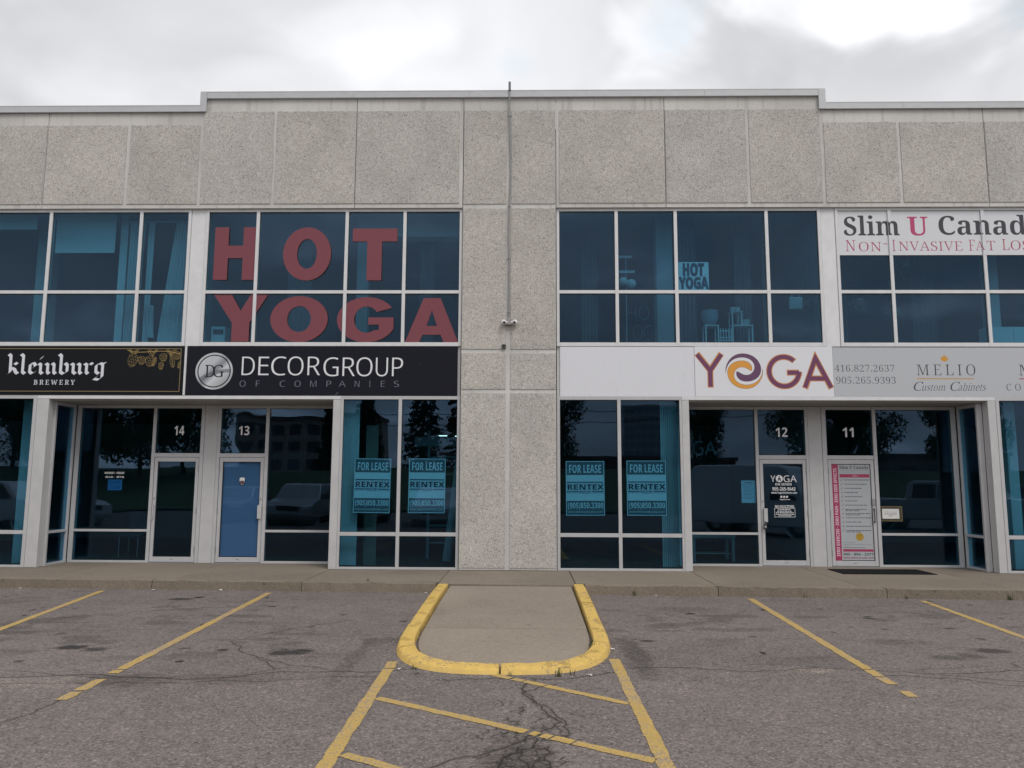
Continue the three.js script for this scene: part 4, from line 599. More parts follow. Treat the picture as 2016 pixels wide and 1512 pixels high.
// 6. large red letters stuck on the upper left window
{
  const t = thing('window_lettering', 'large red capitals HOT YOGA stuck across the upper window panes', 'lettering', [-6.1, 4.4, 0]);
  const red = std(0.19, 0.048, 0.064, 0.7), Z = 0.013;
  const L = (shape, x0, x1, y0, y1) => { const g = new THREE.ExtrudeGeometry(shape, { depth: 0.001, bevelEnabled: false, curveSegments: 20 }); g.computeBoundingBox(); const b = g.boundingBox; g.translate(-b.min.x, -b.min.y, 0).scale((x1 - x0) / (b.max.x - b.min.x), (y1 - y0) / (b.max.y - b.min.y), 1).translate(x0 + 6.1, y0 - 4.4, Z); return mesh('letter', g, red, t); };
  const P = (a) => new THREE.Shape(a.map((p) => new THREE.Vector2(...p)));
  const O = (ix, iy) => { const s = new THREE.Shape(); s.absellipse(0, 0, 1, 1, 0, 6.283); const h = new THREE.Path(); h.absellipse(0, 0, ix, iy, 0, 6.283); s.holes.push(h); return s; };
  L(P([[0, 0], [0.36, 0], [0.36, 0.41], [0.74, 0.41], [0.74, 0], [1.1, 0], [1.1, 1], [0.74, 1], [0.74, 0.65], [0.36, 0.65], [0.36, 1], [0, 1]]), -6.097, -5.26, 5.642, 6.698);
  L(O(0.41, 0.56), -4.745, -3.803, 5.626, 6.695);
  L(P([[0.33, 0], [0.66, 0], [0.66, 0.75], [1, 0.75], [1, 1], [0, 1], [0, 0.75], [0.33, 0.75]]), -3.388, -2.513, 5.63, 6.667);
  L(P([[0.32, 0], [0.66, 0], [0.66, 0.40], [1, 1], [0.66, 1], [0.48, 0.66], [0.30, 1], [-0.05, 1], [0.32, 0.40]]), -6.053, -5.001, 4.424, 5.345);
  L(O(0.41, 0.56), -4.94, -3.823, 4.412, 5.318);
  { const s = new THREE.Shape(); const a0 = 0.55; s.absellipse(0, 0, 1, 1, a0, 6.283 - 0.42, false); s.lineTo(0.913, 0.10); s.lineTo(0.06, 0.10); s.lineTo(0.06, -0.22); s.lineTo(0.42, -0.22); s.lineTo(0.42, -0.45); for (let i = 0; i <= 20; i++) { const a = -0.95 - (i / 20) * (6.283 - 0.95 - 0.62); s.lineTo(0.42 * Math.cos(a), 0.58 * Math.sin(a)); } L(s, -3.645, -2.551, 4.412, 5.298); }
  { const s = P([[0, 0], [0.27, 0], [0.33, 0.17], [0.67, 0.17], [0.73, 0], [1, 0], [0.66, 1], [0.34, 1]]); const h = new THREE.Path([[0.40, 0.37], [0.60, 0.37], [0.5, 0.72]].map((p) => new THREE.Vector2(...p))); s.holes.push(h); L(s, -2.325, -1.303, 4.412, 5.277); }
}
// ---------- posters and notices behind the glass ----------
function sheet(name, label, category, x0, x1, y0, y1, z, tex, group, rough = 0.7, depth = 0.004) {
  const t = thing(name, label, category, [(x0 + x1) / 2, y0, z], group); const m = new THREE.MeshStandardMaterial({ map: tex, roughness: rough });
  mesh('board', new THREE.BoxGeometry(x1 - x0, y1 - y0, depth).translate(0, (y1 - y0) / 2, 0), [M.whiteIn, M.whiteIn, M.whiteIn, M.whiteIn, m, M.whiteIn], t); return t;
}
const leaseTex = canvasTex(512, 740, (c) => {
  c.fillStyle = '#eef0f0'; c.fillRect(0, 0, 512, 740); c.fillStyle = '#6c6e74'; c.fillRect(10, 10, 492, 180); c.fillRect(10, 540, 492, 190);
  c.fillStyle = '#d4d6d8'; c.fillRect(10, 290, 492, 155);
  fitText(c, 'FOR LEASE', 'bold % sans-serif', 36, 476, 52, 160, '#f2f4f4');
  c.fillStyle = '#151c46'; c.fillRect(14, 282, 484, 12); fitText(c, 'RENTEX', 'bold % sans-serif', 12, 500, 318, 390, '#12183c'); c.fillRect(14, 412, 150, 11); c.fillRect(348, 412, 150, 11); fitText(c, 'REALTY INC.', 'bold % sans-serif', 172, 340, 408, 428, '#151c46'); fitText(c, 'BROKERAGE', 'bold % sans-serif', 206, 306, 438, 446, '#151c46');
  fitText(c, '(905)850.3300', 'bold % sans-serif', 20, 494, 566, 640, '#eef0f0'); fitText(c, 'www.RentexRealty.com', 'bold % sans-serif', 24, 488, 676, 702, '#c9cccd');
});
[[-3.24, -2.552, 1.18, 2.193, 'lease poster nearest the blinds in the window left of the pier'], [-2.206, -1.516, 1.182, 2.196, 'lease poster beside the pier on its left'], [0.752, 1.472, 1.15, 2.160, 'lease poster beside the pier on its right'], [1.886, 2.622, 1.155, 2.173, 'lease poster nearest the blinds in the window right of the pier']].forEach(([a, b, c, d, l], i) => { const t = sheet('lease_poster', l, 'poster', a, b, c, d, -0.034, leaseTex, 'for lease posters in the ground-floor windows'); t.rotation.z = [-0.012, -0.004, 0.006, 0.002][i]; });
sheet('paper_sign', 'small square sign with two words in block capitals in the upper right window', 'sign', 2.934, 3.52, 5.446, 6.0, -0.034, canvasTex(360, 340, (c) => { c.fillStyle = '#eef0ee'; c.fillRect(0, 0, 360, 340); c.fillStyle = '#55525f'; fitText(c, 'HOT', 'bold % sans-serif', 48, 304, 22, 166, '#4a4654', 9, '#4a4654'); fitText(c, 'YOGA', 'bold % sans-serif', 10, 350, 190, 322, '#4a4654', 9, '#4a4654'); }));
sheet('paper_notice', 'blue handwritten notice in the dark window left of door 14', 'notice', -8.397, -8.113, 1.567, 1.782, ZB - 0.034, canvasTex(256, 192, (c) => { c.fillStyle = '#6f9fd8'; c.fillRect(0, 0, 256, 192); fitText(c, 'COMING', '% sans-serif', 18, 240, 26, 80, '#27406a'); fitText(c, 'SOON', '% sans-serif', 30, 226, 106, 168, '#27406a'); }));
sheet('paper_notice', 'white printed notice in the window left of door 12', 'notice', 4.262, 4.54, 1.373, 1.812, ZB - 0.034, canvasTex(256, 384, (c) => { c.fillStyle = '#dfe8ee'; c.fillRect(0, 0, 256, 384); const r = rng(6); c.fillStyle = '#3a4148'; c.fillRect(60, 34, 136, 12); for (let i = 0; i < 11; i++) { const y = 70 + i * 24; let x = 34; while (x < 200 - (i % 3) * 20) { const w = 8 + r() * 28; c.fillRect(x, y, w, 5); x += w + 6; } } }));
{ // hours lettering and the ghost of cut letters on the glass
  const t = thing('window_lettering', 'small white opening-hours lettering in the window left of door 14', 'lettering', [-8.25, 1.8, ZB + 0.006]);
  mesh('letters', textGeo('MONDAY - FRIDAY', 'b', -0.204, 0.195, 0.09, 0.132, 0, 2), M.vinylW, t); mesh('letters', textGeo(':00 A.M. -   :00 P.M.', 'b', -0.19, 0.195, 0.012, 0.05, 0, 2), M.vinylW, t);
  const u = thing('window_lettering', 'faint grey capitals in the window left of door 12', 'lettering', [3.10, 2.31, ZB - 0.03]);
  mesh('letters', textGeo('OGA', 'r', -0.06, 0.69, 0.0, 0.28, 0, 5), std(0.16, 0.18, 0.19, 0.8), u);
}
// framed notice by door 11 and the tall poster on door 11
{
  const t = thing('framed_notice', 'small notice in a gold lattice frame beside door 11', 'notice', [7.144, 1.033, ZB + 0.008]);
  const tex = canvasTex(320, 208, (c) => { c.fillStyle = '#d5d4d0'; c.fillRect(0, 0, 320, 208); fitText(c, 'SLIM U CANADA', 'bold % serif', 45, 275, 56, 80, '#9a969c'); fitText(c, 'BY APPOINTMENT', 'bold % serif', 45, 275, 98, 120, '#46424a'); fitText(c, 'ONLY', 'bold % serif', 118, 202, 138, 158, '#46424a'); });
  mesh('sheet', new THREE.PlaneGeometry(0.33, 0.19).translate(0, 0.143, 0.004), new THREE.MeshStandardMaterial({ map: tex, roughness: 0.6 }), t);
  const lat = canvasTex(360, 230, (c) => { c.fillStyle = '#17140f'; c.fillRect(0, 0, 360, 230); c.strokeStyle = '#9c8a5c'; c.lineWidth = 1.6; for (let i = -230; i < 360; i += 22) { c.beginPath(); c.moveTo(i, 0); c.lineTo(i + 230, 230); c.moveTo(i + 230, 0); c.lineTo(i, 230); c.stroke(); } c.lineWidth = 4; c.strokeRect(2, 2, 356, 226); });
  mesh('frame', new THREE.BoxGeometry(0.45, 0.287, 0.004).translate(0, 0.1435, 0), new THREE.MeshStandardMaterial({ map: lat, roughness: 0.5 }), t);
  const tex2 = canvasTex(512, 1280, (c) => {
    c.fillStyle = '#a8abaf'; c.fillRect(0, 0, 512, 1280); c.strokeStyle = '#22222a'; c.lineWidth = 8; c.strokeRect(4, 4, 504, 1272); c.fillStyle = '#9c3359'; c.fillRect(0, 0, 88, 1280);
    c.save(); c.translate(66, 1226); c.rotate(-Math.PI / 2); fitText(c, 'ZERO EXERCISE · ZERO PAIN · ZERO SIDE EFFECTS', 'bold % sans-serif', 0, 1170, -42, 0, '#dcc3cf'); c.restore();
    fitText(c, 'Slim U Canada', 'bold % serif', 104, 490, 22, 66, '#2a2a32'); fitText(c, 'NON INVASIVE FAT LOSS', '% serif', 108, 488, 76, 96, '#8d8d94');
    c.fillStyle = '#8b8d93'; c.fillRect(108, 112, 380, 3); c.fillStyle = '#9c3359'; c.fillRect(104, 134, 392, 46); fitText(c, 'ONLY', 'italic bold % serif', 268, 346, 148, 168, '#d9a9bf');
    const r = rng(12), len = [320, 290, 210, 160, 225, 150, 255, 280, 320, 300, 170, 310, 320];
    for (let i = 0; i < 13; i++) { const y = 214 + i * 56; c.strokeStyle = '#6a2540'; c.lineWidth = 4; c.beginPath(); c.moveTo(112, y - 4); c.lineTo(122, y + 10); c.lineTo(140, y - 20); c.stroke(); c.fillStyle = '#3d3e45'; for (let q = 0; q < ([7, 8, 12].includes(i) ? 2 : 1); q++) { let x = 160; const end = 160 + (q ? len[i] * 0.55 : len[i]); while (x < end) { const w = 10 + r() * 40; c.fillRect(x, y - 6 + q * 18, Math.min(w, 496 - x), 9); x += w + 6; } } }
    c.fillStyle = '#b5922e'; c.beginPath(); c.arc(330, 968, 52, 0, 7); c.fill(); c.strokeStyle = '#6b551a'; c.lineWidth = 4; c.beginPath(); c.arc(330, 968, 40, 0, 7); c.stroke(); c.fillStyle = '#7a621f'; c.fillRect(300, 950, 60, 8); c.fillRect(310, 972, 40, 10);
    c.fillStyle = '#5f6067'; for (let i = 0; i < 4; i++) c.fillRect(112, 1042 + i * 22, [150, 370, 80, 280][i], i === 3 ? 7 : 3);
    c.fillStyle = '#9c3359'; c.fillRect(104, 1130, 396, 32); fitText(c, '905 - 856 - 2377', 'bold % sans-serif', 104, 498, 1180, 1212, '#1d1d24'); fitText(c, 'www.slimucanada.com', 'bold % sans-serif', 104, 498, 1228, 1254, '#7c2b4c');
  });
  const p = thing('door_poster', 'tall pink-edged white poster covering the glass of door 11', 'poster', [6.41, 0.272, ZB + 0.0115]); mesh('sheet', new THREE.PlaneGeometry(0.76, 1.868).translate(0, 0.934, 0), new THREE.MeshStandardMaterial({ map: tex2, roughness: 0.5 }), p);
}
// ---------- small fittings ----------
{ // key safe hanging from the handle of door 12
  const t = thing('key_lock_box', 'dark combination key box hanging from the handle of door 12', 'lock box', [4.672, 0.872, ZB + 0.075]);
  mesh('body', rbx(-0.032, 0.032, 0, 0.095, -0.018, 0.018, 0.01), std(0.03, 0.03, 0.032, 0.5), t); mesh('dial', rbx(-0.02, 0.02, 0.028, 0.062, 0.016, 0.024, 0.004), std(0.4, 0.4, 0.41, 0.4), t);
  mesh('shackle', tubePts([[-0.02, 0.09, 0], [-0.02, 0.13, 0], [0, 0.152, 0], [0.02, 0.13, 0], [0.02, 0.09, 0]], 0.005, 20, 8), M.steel, t);
}
{ // doormat
  const t = thing('doormat', 'long black rubber doormat in front of door 11', 'mat', [6.52, 0.150, -0.06]); const g = rbx(-0.83, 0.84, 0.002, 0.014, -0.38, 0.37, 0.005); mesh('mat', uvm(g), new THREE.MeshPhysicalMaterial({ color: new THREE.Color().setRGB(0.01, 0.01, 0.0105), roughness: 1, specularIntensity: 0.25, bumpMap: walkBump, bumpScale: 0.004 }), t);
}
{ // conduit, clamps, junction box, cameras, sensor on the pier
  const t = thing('conduit', 'thin grey steel conduit running down the pier from the roof edge', 'conduit', [-0.333, 4.85, 0]);
  mesh('pipe', tubePts([[-0.004, 4.74, 0.155], [-0.004, 4.6, 0.155], [-0.004, 4.2, 0.128], [0.012, 3.55, 0.118], [0.024, 3.0, 0.118], [0.018, 2.65, 0.118], [0.004, 2.28, 0.118], [-0.004, 1.6, 0.118], [0.004, 1.2, 0.118], [0.004, 0.0, 0.118]], 0.014, 80, 10), std(0.26, 0.26, 0.255, 0.45, { metalness: 0.4 }), t);
  mesh('weatherhead', rbx(-0.026, 0.022, 4.58, 4.76, 0.13, 0.185, 0.012), std(0.16, 0.16, 0.16, 0.5), t);
  for (const [x, y] of [[0.0, 4.085], [0.004, 2.225], [0.0, 1.19], [0.004, 0.125]]) mesh('clamp', merge([bx(x - 0.034, x + 0.034, y - 0.008, y + 0.008, ZF - 0.01, 0.106), new THREE.TorusGeometry(0.017, 0.005, 6, 14, Math.PI).rotateX(Math.PI / 2).translate(x, y, 0.116)]), M.steel, t);
  const j = thing('junction_box', 'square grey junction box between the two cameras', 'junction box', [-0.323, 4.72, ZF - 0.015]); mesh('body', rbx(-0.042, 0.042, 0, 0.13, 0, 0.085, 0.006), std(0.27, 0.255, 0.24, 0.5, { metalness: 0.3 }), j); mesh('cover', rbx(-0.034, 0.034, 0.012, 0.118, 0.08, 0.09, 0.003), std(0.3, 0.285, 0.27, 0.5), j);
  for (const [x, s, l] of [[-0.428, -1, 'white dome camera on the left of the junction box'], [-0.212, 1, 'white dome camera on the right of the junction box']]) {
    const c = thing('security_camera', l, 'camera', [x, 4.77, 0.17], 'cameras on the pier'); const w = std(0.62, 0.61, 0.6, 0.4);
    mesh('mount', cyl(0.03, 0.034, 0.05, 16).rotateZ(Math.PI / 2).translate(-s * 0.05, 0, -0.02), w, c);
    mesh('housing', new THREE.SphereGeometry(0.053, 24, 16), w, c);
    const d = new THREE.Vector3(s * -0.25, -0.25, 1).normalize(); const q = new THREE.Quaternion().setFromUnitVectors(new THREE.Vector3(0, 1, 0), d);
    mesh('lens', cyl(0.02, 0.024, 0.016, 16).applyQuaternion(q).translate(d.x * 0.05, d.y * 0.05, d.z * 0.05), std(0.008, 0.008, 0.01, 0.15), c); mesh('bezel', new THREE.TorusGeometry(0.026, 0.005, 8, 20).applyQuaternion(new THREE.Quaternion().setFromUnitVectors(new THREE.Vector3(0, 0, 1), d)).translate(d.x * 0.048, d.y * 0.048, d.z * 0.048), w, c);
  }
  const s = thing('wall_sensor', 'small dark box low on the pier under the cameras', 'sensor', [-0.422, 4.275, ZF - 0.015]); mesh('body', rbx(-0.036, 0.036, 0, 0.075, 0, 0.05, 0.006), std(0.07, 0.075, 0.06, 0.6), s); mesh('hood', rbx(-0.04, 0.04, 0.062, 0.078, 0.03, 0.065, 0.004), std(0.1, 0.1, 0.09, 0.6), s); mesh('eye', cyl(0.012, 0.012, 0.008, 12).rotateX(Math.PI / 2).translate(0, 0.035, 0.052), M.dark, s);
}
// ---------- things behind the glass ----------
function drape(name, label, x0, x1, y0, y1, z, waves, amp, pinch, seed, mat = M.cloth) {   // hanging cloth with folds; pinch(v) gives [left, right] shares at height v
  const nu = 48, nv = 24, pos = [], idx = [], cx = (x0 + x1) / 2;
  for (let j = 0; j <= nv; j++) { const v = j / nv, [a, b] = pinch(v); for (let i = 0; i <= nu; i++) { const u = i / nu, x = x0 + (x1 - x0) * (a + (b - a) * u); pos.push(x - cx, (y1 - y0) * v, Math.sin(u * waves * 6.283 + 1.3 * vnoise(u * 3, v * 2, seed)) * amp * (0.7 + 0.5 * vnoise(u * 6, v * 1.5, seed + 1))); } }
  for (let j = 0; j < nv; j++) for (let i = 0; i < nu; i++) { const p = j * (nu + 1) + i; idx.push(p, p + 1, p + nu + 1, p + 1, p + nu + 2, p + nu + 1); }
  const g = new THREE.BufferGeometry(); g.setAttribute('position', new THREE.Float32BufferAttribute(pos, 3)); g.setIndex(idx); g.computeVertexNormals();
  const t = thing(name, label, 'curtain', [cx, y0, z], 'curtains in the upper left window'); mesh('cloth', g, mat, t); return t;
}
M.cloth.side = THREE.DoubleSide;
{
  // roller blinds
  for (const [x0, x1, y0, l] of [[-11.05, -9.86, 6.77, 'short white roller blind at the left edge of the upper window'], [-9.46, -8.25, 6.28, 'longer white roller blind beside the white column']]) { const t = thing('roller_blind', l, 'blind', [(x0 + x1) / 2, y0, -0.32], 'roller blinds upstairs'); const h = 7.14 - y0, w = (x1 - x0) / 2; mesh('fabric', bx(-w, w, 0.02, h, -0.002, 0.002), M.whiteIn, t); mesh('bottom_bar', rbx(-w, w, 0, 0.03, -0.012, 0.012, 0.008), M.whiteIn, t); mesh('roller', cyl(0.03, 0.03, 2 * w, 12).rotateZ(Math.PI / 2).translate(0, h + 0.02, 0), M.whiteIn, t); }
  const col = (x0, x1, y0, y1, z0, z1, l, mat) => { const t = thing('column', l, 'column', [(x0 + x1) / 2, y0, (z0 + z1) / 2], 'columns behind the glass'); mesh('shaft', rbx((x0 - x1) / 2, (x1 - x0) / 2, 0.001, y1 - y0 - 0.002, (z0 - z1) / 2, (z1 - z0) / 2, 0.012), mat, t); };
  col(-8.20, -8.04, 3.95, 7.2, -0.60, -0.40, 'bright white column beside the longer roller blind', M.whiteIn);
  col(-10.1, -9.84, 3.95, 7.2, -1.1, -0.75, 'dull grey column left of the first mullion upstairs', std(0.38, 0.42, 0.38, 0.9));
  col(2.62, 2.95, 3.95, 7.2, -1.0, -0.65, 'grey column behind the upper window right of the pier', std(0.42, 0.43, 0.43, 0.9));
  col(-3.45, -3.22, 3.95, 7.2, -0.95, -0.7, 'grey column behind the red letter T', std(0.42, 0.45, 0.43, 0.9));
  col(9.2, 9.42, 3.95, 7.2, -0.9, -0.65, 'pale column at the right edge upstairs', std(0.5, 0.52, 0.5, 0.9));
  col(-9.95, -9.72, 0.16, 3.34, -0.75, -0.5, 'pale column behind the left-edge ground-floor window', std(0.5, 0.52, 0.5, 0.9));
  col(9.25, 9.45, 0.16, 3.34, -0.75, -0.5, 'pale column behind the right-edge ground-floor window', std(0.6, 0.62, 0.6, 0.9));
  drape('curtain', 'narrow white curtain just right of the white column upstairs', -7.95, -7.62, 4.2, 6.9, -0.30, 4, 0.03, (v) => [0.05 * v, 0.6 + 0.4 * v], 4);
  drape('curtain', 'thin white curtain edge behind the third upstairs mullion', -7.56, -7.44, 4.2, 6.9, -0.28, 2, 0.02, () => [0, 1], 7);
  drape('curtain', 'wide white curtain swept aside next to the white cover panel', -7.28, -6.62, 4.2, 6.9, -0.30, 7, 0.035, (v) => [0.0 + 0.42 * Math.pow(v, 1.2), 1], 9);
  drape('curtain', 'short gathered white curtain tail in the lower upstairs pane', -7.50, -7.30, 4.55, 5.2, -0.26, 2, 0.03, (v) => [0.3 - 0.3 * v, 0.9 - 0.2 * v], 12);
  { const dim = std(0.17, 0.18, 0.17, 0.95, { side: THREE.DoubleSide }), dim2 = std(0.26, 0.28, 0.27, 0.95, { side: THREE.DoubleSide });
    for (const [x0, x1, y1, z, m, l] of [[3.02, 3.42, 7.1, -0.7, dim, 'dim sheer curtain behind the small square sign'], [4.22, 4.56, 7.1, -0.8, dim, 'dim sheer curtain behind the stepped shelf'], [4.72, 4.86, 7.1, -0.6, dim2, 'narrow dim curtain right of the fourth mullion'], [1.15, 1.5, 7.1, -1.2, dim, 'dim sheer curtain in the pane next to the pier'], [6.3, 6.6, 6.9, -1.1, dim, 'dim sheer curtain under the printed film'], [8.0, 8.5, 6.9, -1.3, dim, 'wide dim curtain under the printed film'], [-5.0, -4.5, 7.1, -1.2, dim2, 'dim curtain behind the left side of the letter O'], [-2.2, -1.9, 7.1, -1.0, dim, 'dim curtain in the pane next to the letter T']]) { const c = drape('curtain', l, x0, x1, 4.42, y1, z, 5, 0.03, () => [0, 1], Math.round(x0 * 10) + 90, m); c.userData.group = 'dim curtains deeper in the rooms'; } }
  { // trailing plants on hooks behind the right upper window
    const foliage = std(0.10, 0.14, 0.08, 0.9, { side: THREE.DoubleSide });
    [[6.55, 4.95, 'trailing plant low behind the pane right of the cover panel'], [7.5, 5.7, 'trailing plant behind the wide pane under the printed film'], [5.52, 4.9, 'trailing plant beside the hanging bag'], [7.25, 4.75, 'small trailing plant low behind the wide pane']].forEach(([x, y, l], n) => { const r = rng(60 + n), pos = []; for (let i = 0; i < 260; i++) { const a = r() * 6.28, d = 0.2 * Math.sqrt(r()), cx = Math.cos(a) * d, cy = -0.35 * r() * r() + 0.1 * (r() - 0.3), cz = Math.sin(a) * d * 0.6, s = 0.02 + 0.02 * r(); for (let k = 0; k < 3; k++) pos.push(cx + (r() - 0.5) * 2 * s, cy + 0.35 + (r() - 0.5) * 2 * s, cz + (r() - 0.5) * 2 * s); } const g = new THREE.BufferGeometry(); g.setAttribute('position', new THREE.Float32BufferAttribute(pos, 3)); g.computeVertexNormals(); const t = thing('potted_plant', l, 'plant', [x, y, -0.45], 'trailing plants upstairs'); mesh('foliage', g, foliage, t); mesh('pot', new THREE.LatheGeometry([[0.001, 0.3], [0.06, 0.3], [0.085, 0.42], [0.08, 0.42], [0.001, 0.40]].map((p) => new THREE.Vector2(...p)), 16), std(0.3, 0.28, 0.26, 0.8), t); mesh('cord', cyl(0.004, 0.004, 7.2 - y - 0.4, 6).translate(0, 0.4 + (7.2 - y - 0.4) / 2, 0), M.dark, t); }); }
  { const t = thing('curtain_rod', 'thin curtain rod across the upstairs window', 'rod', [-7.3, 6.92, -0.30]); mesh('rod', cyl(0.012, 0.012, 1.35, 10).rotateZ(Math.PI / 2), M.whiteIn, t); mesh('finial', new THREE.SphereGeometry(0.022, 10, 8).translate(-0.68, 0, 0), M.whiteIn, t); }
  { const t = thing('storage_box', 'white box standing in the corner below the red letter Y', 'box', [-6.04, 4.41, -0.35]); mesh('body', rbx(-0.14, 0.14, 0.001, 0.36, -0.12, 0.12, 0.01), M.whiteIn, t); mesh('vent', bx(-0.1, 0.1, 0.2, 0.3, 0.12, 0.124), M.floorIn, t); }
  for (const [x0, x1] of [[-6.2, -1.3], [0.65, 5.6], [-12.3, -6.7], [6.05, 11.8]]) mesh('window_ledge', bx(x0, x1, 4.33, 4.41, -0.62, -0.16), M.wallIn, bld);
  { const t = thing('ceiling_bulkhead', 'pale dropped ceiling strip at the top of the window with red letters', 'bulkhead', [-2.35, 6.72, -0.85]); mesh('body', bx(-1.1, 1.05, 0, 0.48, -0.2, 0.2), M.whiteIn, t); }
  // plant stand with pots
  const st = thing('plant_stand', 'low white stepped shelf on the upstairs ledge', 'shelf', [3.95, 4.41, -0.38]); const w = M.whiteIn;
  const post = (x, y0, y1, z) => mesh('post', bx(x - 0.012, x + 0.012, y0, y1, z - 0.012, z + 0.012), w, st);
  for (const z of [-0.12, 0.12]) { post(-0.46, 0.001, 0.38, z); post(-0.22, 0.001, 0.38, z); post(0.06, 0.001, 0.66, z); post(0.24, 0.40, 0.66, z); post(0.44, 0.001, 0.38, z); }
  for (const [a, b, y] of [[-0.48, -0.20, 0.38], [0.04, 0.46, 0.38], [0.03, 0.26, 0.66], [-0.22, 0.05, 0.08]]) mesh('shelf_board', bx(a, b, y, y + 0.02, -0.14, 0.14), w, st);
  for (const y of [0.14, 0.27]) mesh('rail', bx(-0.20, 0.045, y, y + 0.018, 0.125, 0.14), w, st); for (let i = 0; i < 5; i++) mesh('picket', bx(-0.19 + i * 0.052, -0.175 + i * 0.052, 0.10, 0.33, 0.141, 0.15), w, st);
  const pot = (x, y, z, r, h, l, m) => { const t = thing('plant_pot', l, 'pot', [x, y, z], 'pots on the upstairs shelf'); mesh('pot', new THREE.LatheGeometry([[0.001, 0.001], [r * 0.75, 0.001], [r, h], [r * 0.92, h], [r * 0.68, h * 0.1], [0.001, h * 0.1]].map((p) => new THREE.Vector2(...p)), 20), m, t); };
  pot(4.05, 5.092, -0.38, 0.055, 0.09, 'left white pot on the top step of the shelf', w); pot(4.15, 5.092, -0.38, 0.05, 0.09, 'right white pot on the top step of the shelf', w); pot(4.30, 4.812, -0.38, 0.085, 0.12, 'white bowl on the lower right step of the shelf', w);
  { const t = thing('basket', 'round blue-grey basket on the left step of the shelf', 'basket', [3.60, 4.812, -0.38]); mesh('body', new THREE.LatheGeometry([[0.001, 0.001], [0.09, 0.001], [0.165, 0.14], [0.16, 0.3], [0.13, 0.3], [0.14, 0.14], [0.08, 0.03], [0.001, 0.03]].map((p) => new THREE.Vector2(...p)), 24), std(0.3, 0.34, 0.38, 0.8), t); }
  { const t = thing('hanging_bag', 'pale bag hanging in the upstairs pane beside the cover panel', 'bag', [5.23, 5.11, -0.22]); mesh('body', rbx(-0.13, 0.13, 0.001, 0.24, -0.04, 0.04, 0.03), M.cloth, t); mesh('strap', tubePts([[-0.08, 0.23, 0], [-0.05, 0.31, 0], [0.05, 0.31, 0], [0.08, 0.23, 0]], 0.008, 16, 6), M.cloth, t); }
  { // floor lamp with a cluster of shades
    const t = thing('floor_lamp', 'unlit floor lamp behind the pane right of the pier upstairs', 'lamp', [2.02, 3.952, -0.75]); mesh('stand', cyl(0.014, 0.014, 2.34, 10).translate(0, 1.17, 0), M.steel, t); mesh('base', cyl(0.14, 0.15, 0.03, 20).translate(0, 0.016, 0), M.steel, t);
    for (const [x, y, r] of [[-0.06, 1.84, 0.09], [0.10, 1.79, 0.10]]) mesh('shade', new THREE.SphereGeometry(r, 16, 12).translate(x, y, 0.05), M.whiteIn, t); mesh('bar', bx(-0.16, 0.18, 2.02, 2.07, 0, 0.04), M.whiteIn, t); mesh('bar', bx(-0.2, 0.12, 2.33, 2.38, 0, 0.04), M.whiteIn, t);
  }
  { // unlit neon lettering
    const t = thing('neon_sign', 'unlit thin tube lettering in the lower pane right of the pier upstairs', 'neon sign', [1.846, 4.475, -0.10]), m = std(0.22, 0.23, 0.24, 0.5);
    const GL = { H: [[[0, 0], [0, 1]], [[0, 0.5], [0.75, 0.5]], [[0.75, 0], [0.75, 1]]], T: [[[0, 1], [0.8, 1]], [[0.4, 1], [0.4, 0]]], Y: [[[0, 1], [0.4, 0.5], [0.8, 1]], [[0.4, 0.5], [0.4, 0]]], A: [[[0, 0], [0.42, 1], [0.84, 0]], [[0.15, 0.36], [0.69, 0.36]]], O: [[...Array(25)].map((_, i) => [0.45 + 0.45 * Math.cos(i / 24 * 6.283), 0.5 + 0.5 * Math.sin(i / 24 * 6.283)])], G: [[...[...Array(21)].map((_, i) => [0.45 + 0.45 * Math.cos(0.7 + i / 20 * 5.58), 0.5 + 0.5 * Math.sin(0.7 + i / 20 * 5.58)]), [0.55, 0.5]]] };
    const word = (s, x, y, h, w) => { for (const ch of s) { for (const l of GL[ch]) { const cp = new THREE.CurvePath(); for (let i = 0; i + 1 < l.length; i++) cp.add(new THREE.LineCurve3(new THREE.Vector3(x + l[i][0] * w, y + l[i][1] * h, 0), new THREE.Vector3(x + l[i + 1][0] * w, y + l[i + 1][1] * h, 0))); mesh('tube', new THREE.TubeGeometry(cp, l.length * 4, 0.0045, 5), m, t); } x += w * 1.08; } };
    word('HOT', 0.12, 0.40, 0.28, 0.2); word('YOGA', 0, 0, 0.29, 0.195);
  }
  // vertical blinds downstairs
  const vb = (x0, x1, l) => { const t = thing('vertical_blind', l, 'blind', [(x0 + x1) / 2, 0.2, -0.22], 'vertical blinds beside the entries'); const n = 9, w = (x1 - x0) / n; mesh('rail', bx((x0 - x1) / 2, (x1 - x0) / 2, 3.06, 3.1, -0.03, 0.03), M.whiteIn, t); for (let i = 0; i < n; i++) { const s = mesh('slat', bx(-w * 0.62, w * 0.62, 0, 3.06, -0.001, 0.001), M.whiteIn, t); s.position.set((x0 - x1) / 2 + w * (i + 0.5), 0, 0); s.rotation.y = 0.55 + 0.25 * hash(i, 3, 8); } };
  vb(-3.50, -3.20, 'bunched vertical blind left of the lease poster nearest it'); vb(2.56, 2.88, 'bunched vertical blind in the window right of the pier');
